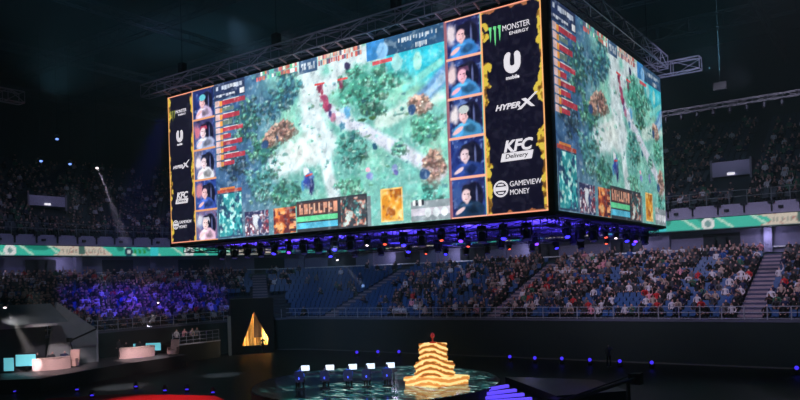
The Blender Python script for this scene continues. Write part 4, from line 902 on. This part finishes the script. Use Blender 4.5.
# analysts platform
bpts = [hz(-20, 381, 1), hz(40, 379, 1), hz(112, 366, 1), hz(186, 355, 1)]; bpts += [Vector((-57.9, bpts[-1].y+.5, 1)), Vector((-57.9, bpts[0].y-2, 1))]
mb = MB(); mb.prism([(p.x, p.y) for p in bpts], 0, 1.0, 1); mb.prism([(p.x, p.y) for p in bpts], 1.0, 1.02, 0)
tag(mb.obj('analyst_platform', [mat('deck_grey', (96, 92, 98), .5), BLACK]), 'raised black platform with grey deck at the left carrying the analyst desks', 'platform')
def curved_desk(px0, px1, py, label, sc=1.0):
    a = hz(px0, py, 1.02); b_ = hz(px1, py-3.5, 1.02); mid = (a+b_)/2; d = b_-a; L = d.length; rz = math.atan2(d.y, d.x)
    t = thing('analyst_desk', label, 'desk', mid, rz, 'analyst desks'); mb = MB(); N = 14; vs = []
    for i in range(N+1):
        x = -L/2+L*i/N; y = .5*(2*x/L)**2
        vs += [(x, y, 0), (x, y-.06, .88), (x, y+.08, .88), (x, y+.1, 0)]
    mb.add(vs, [(4*i+k, 4*i+(k+1) % 4, 4*i+4+(k+1) % 4, 4*i+4+k) for i in range(N) for k in range(4)]+[(0, 1, 2, 3), (4*N+3, 4*N+2, 4*N+1, 4*N)]); mb.obj('front_panel', mat('desk_front_pale', (225, 190, 190), .5), t)
    mb = MB(); vs = []
    for i in range(N+1):
        x = -L/2+L*i/N; y = .5*(2*x/L)**2; vs += [(x, y-.12, .88), (x, y-.12, .94), (x, y+.75, .94), (x, y+.75, .88)]
    mb.add(vs, [(4*i+k, 4*i+(k+1) % 4, 4*i+4+(k+1) % 4, 4*i+4+k) for i in range(N) for k in range(4)]+[(0, 1, 2, 3), (4*N+3, 4*N+2, 4*N+1, 4*N)]); mb.obj('desktop', mat('desktop_pale', (235, 205, 200), .4), t)
    return t, Matrix.Translation(mid) @ Matrix.Rotation(rz, 4, 'Z'), rz
d1, M1, z1_ = curved_desk(33, 72, 372, 'long pale pink analyst desk on the left platform, the nearer one')
d2, M2, z2_ = curved_desk(121, 157, 359.5, 'pale pink analyst desk on the left platform, the farther one')
for i, x in enumerate((-.9, .1, 1.0)):
    q = M1 @ Vector((x, 1.25, 0)); kit('gaming_chair', chms[:3], ('seat', 'backrest', 'base'), q, z1_, 'dark chair behind the nearer pale analyst desk, %s from left' % ords[i], 'chair', 'chairs behind the nearer analyst desk')
    person(('sit', 'turn', 'lean')[i], ('black', 'charcoal', 'navy')[i], q, z1_, 'analyst in %s clothes behind the nearer pale desk' % ('black', 'charcoal', 'navy')[i])
for i, x in enumerate((-.6, .6)):
    q = M2 @ Vector((x, 1.5, 0)); kit('gaming_chair', chms[:3], ('seat', 'backrest', 'base'), q, z2_, 'dark chair behind the farther pale analyst desk, %s' % ('left', 'right')[i], 'chair', 'chairs behind the farther analyst desk')
    person('sit', ('black', 'charcoal')[i], q, z2_, 'analyst in %s clothes behind the farther pale desk' % ('black', 'charcoal')[i])
pc = mat('armchair_pale', (215, 175, 170), .7)
for (x, y, lb) in ((72, 367, 'pale high backed chair at the end of the nearer analyst desk'), (173, 355, 'pale high backed chair right of the farther analyst desk')):
    q = hz(x, y, 1.02); t = thing('armchair', lb, 'chair', q, CA); a = MB(); a.box(-.35, .35, -.35, .35, .1, .48); a.obj('seat', pc, t); a = MB(); a.obox((.1, .36, .85), (.36, 0, 0), (0, .08, 0), (0, .1, .5)); a.obj('backrest', pc, t); a = MB(); a.box(-.42, -.33, -.3, .35, .1, .7); a.box(.33, .42, -.3, .35, .1, .7); a.obj('armrest', pc, t)
    a = MB(); a.box(-.3, .3, -.3, .3, 0, .1); a.obj('base', BLACK, t)
CY_ = lens_mat('led_cyan', (110, 205, 220), .8)
for i, (x0, x1, y0, y1, lb) in enumerate(((2, 14, 358, 371, 'tall cyan screen leftmost on the analyst platform'), (16, 36, 354.5, 366, 'wide cyan screen beside the nearer analyst desk'), (123, 137, 344, 348.5, 'small cyan screen behind the left of the farther analyst desk'), (146, 161, 343, 350.5, 'cyan screen behind the right of the farther analyst desk'))):
    q = hz((x0+x1)/2, (373, 371.5, 354.5, 355)[i], 1.02); k = (q-CAM).dot(fwd); w = (x1-x0)/F*k/2; zt = (CAM+ray((x0+x1)/2, y0)*k).z; zb = (CAM+ray((x0+x1)/2, y1)*k).z
    t = thing('floor_screen', lb, 'screen', q, CA); a = MB(); a.box(-w-.04, w+.04, 0, .1, zb-1.06, zt-.98); a.obj('bezel', BLACK, t); a = MB(); a.box(-w, w, -.012, -.001, zb-1.02, zt-1.02)
    a.obj('screen', mat('screen_cyan', (110, 205, 220), .3, emit=.8, noise=0), t); a = MB(); a.box(-.06, .06, .02, .08, 0, zb-1.0); a.box(-.25, .25, -.12, .22, 0, .03); a.obj('stand', BLACK, t)
q = hz(119, 359, 1.02); person('hold', 'charcoal', q, CA+2.6, 'dark person standing left of the farther analyst desk', True)
# grey booth
UB = -55.8
SW = [hu(99, 357, UB), hu(46, 357, UB), hu(57, 302, UB), hu(97, 329, UB)]
bt = thing('broadcast_booth', 'large grey angular booth with sloping side behind the nearer analyst desk', 'booth', (UB, SW[1].y, 1.02)); of = Matrix.Translation(-Vector(bt.location))
GB = mat('booth_grey', (150, 155, 162), .8, nscale=1.2, noise=.2)
def bpart(mb, n2, mt): o = mb.obj(n2, mt, bt); o.matrix_parent_inverse = of
mb = MB(); zb = 1.02; ys = [p.y for p in SW]; zs = [zb, zb, SW[2].z, SW[3].z]
mb.add([(UB, ys[i], zs[i]) for i in range(4)]+[(UB-.25, ys[i], zs[i]) for i in range(4)], [(0, 1, 2, 3), (7, 6, 5, 4), (0, 4, 5, 1), (1, 5, 6, 2), (2, 6, 7, 3), (3, 7, 4, 0)]); bpart(mb, 'side_wall', GB)
yl = hu(-30, 350, UB).y; zt = SW[2].z
mb = MB(); mb.add([(UB-1, yl, zt-.1), (UB-1, ys[2], zt-.1), (UB+3.4, ys[2]-1.0, zt-1.5), (UB+3.4, yl, zt-1.5), (UB-1, yl, zt-.3), (UB-1, ys[2], zt-.3), (UB+3.4, ys[2]-1.0, zt-1.7), (UB+3.4, yl, zt-1.7)], [(0, 1, 2, 3), (7, 6, 5, 4), (0, 4, 5, 1), (1, 5, 6, 2), (2, 6, 7, 3), (3, 7, 4, 0)]); bpart(mb, 'canopy', GB)
mb = MB(); mb.box(UB-.3, UB-.05, yl, ys[1], zb, zt-.6); bpart(mb, 'back_wall', mat('booth_dark', (46, 50, 60), .9))
mb = MB(); mb.box(UB+3.0, UB+3.3, yl, yl+.3, zb, zt-1.6); bpart(mb, 'post', GB)
mb = MB(); mb.box(UB+.02, UB+.12, ys[0]-.25, ys[0]-.1, zb, zs[3]-.1); bpart(mb, 'corner_trim', WHITEW)
q = hz(45, 357, 1.02)
spot('booth_lamp', hu(5, 309, -52.5), hu(38, 350, -55), 90, (1, .97, .95), 60); spot('booth_fill', (-38, 22, 13), (-56, 37, 3.5), 2600, (.8, .86, 1), 40, .9)  # second spot is fill added to lift the dim grey booth
spot('analyst_lamp', cw(camx(60, 50), 46, 7.5), hz(52, 368, 1.2), 4800, (1, .82, .8), 30)
spot('analyst_lamp', cw(camx(140, 56), 54, 8), hz(142, 357, 1.2), 5600, (1, .82, .8), 26)
q = hz(222, 375, 0); spot('floor_pool', (q.x+1, q.y-2, 9), q, 7000, (.8, .85, .95), 22, .8)
q = hz(120, 387, 0); spot('floor_pool', (q.x+1, q.y-2, 9), q, 9000, (.85, .82, .85), 26, .8)
q = hz(178, 352, 1); spot('floor_pool', (q.x+1, q.y-2, 8), q, 900, (.9, .85, .85), 18, .8)
# boom near the booth
t = MB(); a = hz(77, 366, 1.02); kk = (a-CAM).dot(fwd); b_ = hd(96, 329, kk); c2 = hd(70, 341, kk); t.bar(c2, b_, .07, n=6); t.bar(a, c2, .05, n=6); t.box(c2.x-.25, c2.x+.1, c2.y-.15, c2.y+.15, c2.z-.1, c2.z+.25)
tag(t.obj('camera_boom', BLACK), 'small black camera boom rising beside the nearer analyst desk', 'camera crane')
# foreground crane
pv = hd(628, 381, 35); tip = hd(556, 404, 25); cr_ = thing('camera_crane', 'black camera crane silhouetted at the bottom right of the stage', 'camera crane', (pv.x, pv.y, 0)); of = Matrix.Translation(-Vector(cr_.location))
def crp(mb, n2): o = mb.obj(n2, BLACK, cr_); o.matrix_parent_inverse = of
mb = MB(); mb.bar(pv, tip, .09); mb.bar(pv+zz*.22, tip+zz*.05, .04); crp(mb, 'arm')
e_ = pv+(pv-tip).normalized()*1.8; mb = MB(); mb.bar(pv, e_, .09); mb.obox(e_, (.3, 0, 0), (0, .3, 0), (0, 0, .28)); crp(mb, 'counterweight')
mb = MB(); mb.bar((pv.x, pv.y, .1), pv, .1, n=8)
for k in range(3): mb.bar((pv.x, pv.y, .5), (pv.x+.9*math.cos(k*2.1), pv.y+.9*math.sin(k*2.1), .03), .04)
crp(mb, 'column'); mb = MB(); mb.obox(tip, (.2, 0, 0), (0, .25, 0), (0, 0, .2)); mb.bar(tip, tip-zz*.5, .06); crp(mb, 'camera_head')
# low dark platform behind the violet steps
pp = [hz(524, 384, .5), hz(505, 377, .5), hz(596, 380, .5), hz(628, 391, .5), hz(556, 396, .5)]
mb = MB(); mb.prism([(p.x, p.y) for p in pp], 0, .5, 0); mb.prism([(p.x, p.y) for p in pp], .5, .52, 1); tag(mb.obj('low_platform', [BLACK, mat('platform_sheen', (66, 84, 92), .3, nscale=.9, noise=.5)]), 'low dark glossy platform right of the violet steps', 'platform')
# ---------------------------------------------------------------- light
w = bpy.data.worlds.new('w'); SC.world = w; w.use_nodes = True; bg = w.node_tree.nodes['Background']; bg.inputs[0].default_value = (.12, .34, .42, 1); bg.inputs[1].default_value = .03
# house and rig lamps above the hall washing the stands
for (x, pw) in ((-3, 1), (-14, 1.1), (-22, 1.0), (-36, .4)):
    spot('stand_wash', (x-3, 40, 27), (x, 64, 6), 10500*pw, (.86, .76, 1.0), 50, .8, .6)
spot('stand_wash', (-40, 36, 27), (-50, 62, 6), 11000, (.4, .62, 1.0), 60, .8, .6)
for (v, pw) in ((41, 1), (46, 1.1), (52, .5)): spot('violet_wash', (-44, v-8, 20), (-65, v, 5.0), 34000*pw, (.07, .035, 1.0), 22, .9, .5)
spot('side_wash', (-44, 30, 24), (-66, 40, 6), 700, (.45, .55, .6), 70, .9, .5)
for u in (-8, -22): spot('upper_wash', (u, 46, 31), (u, 80, 18), 1700, (.5, .72, .9), 80, .9, .8)
spot('upper_wash', (-50, 40, 31), (-80, 45, 17), 800, (.35, .45, .85), 90, .9, .8)
for u in (-40, -24, -8): spot('parapet_wash', (u, 61, 20), (u, 72, 12.4), 420, (.66, .66, 1), 95, .9, .5)
for v in (30, 44, 56): spot('parapet_wash', (-64, v, 19), (-74, v, 12.4), 620, (.55, .55, 1), 95, .9, .5)
for i in range(5): spot('truss_fill', (-32+i*5.5, 20.5, 15.5), (-31+i*5.5, 24.4, 18.2), 90, (.75, .7, 1), 75, .9, .3)  # added fill brightening the dark front truss, hung on nothing
spot('truss_fill', (-5, 33, 15), (-9, 39.5, 18), 1500, (.7, .68, 1), 50, .9, .3)  # added fill brightening the jutting end of the far truss
for v in (26, 34, 42): point('concourse_fill', (-73.6, v, 9.9), 70, (.75, .7, 1), .2)  # added fill for the left concourse wall, no fittings there
for u in (-52, -43, -34, -22, -10): point('concourse_fill', (u, 71.7, 9.9), 70, (.75, .7, 1), .2)  # same added fill along the far concourse wall
for (x, y) in ((-20, 20), (-45, 25), (-30, 45), (-60, 50), (-10, 50)): spot('roof_fill', (x, y, 20), (x-3, y+6, 34), 2600, (.25, .6, .85), 130, 1, .5)  # upward fill added only to lift the dark roof
# thin haze in the hall air
hm = bpy.data.materials.new('haze'); hm.use_nodes = True; nt = hm.node_tree; nt.nodes.clear(); ho = nt.nodes.new('ShaderNodeOutputMaterial'); hv_ = nt.nodes.new('ShaderNodeVolumeScatter')
hv_.inputs['Color'].default_value = (.75, .95, 1, 1); hv_.inputs['Density'].default_value = .002; hv_.inputs['Anisotropy'].default_value = .3; nt.links.new(hv_.outputs[0], ho.inputs['Volume'])
mb = MB(); mb.box(-94, 13, -5, 92, .5, 33.5); o = mb.obj('haze', hm); tag(o, 'thin stage haze filling the air of the hall', 'haze', kind='stuff')
SC.view_settings.view_transform = 'Standard'; SC.view_settings.look = 'None'; SC.view_settings.gamma = 1; SC.view_settings.exposure = 0; SC.view_settings.use_curve_mapping = False
SC.cycles.use_denoising = True
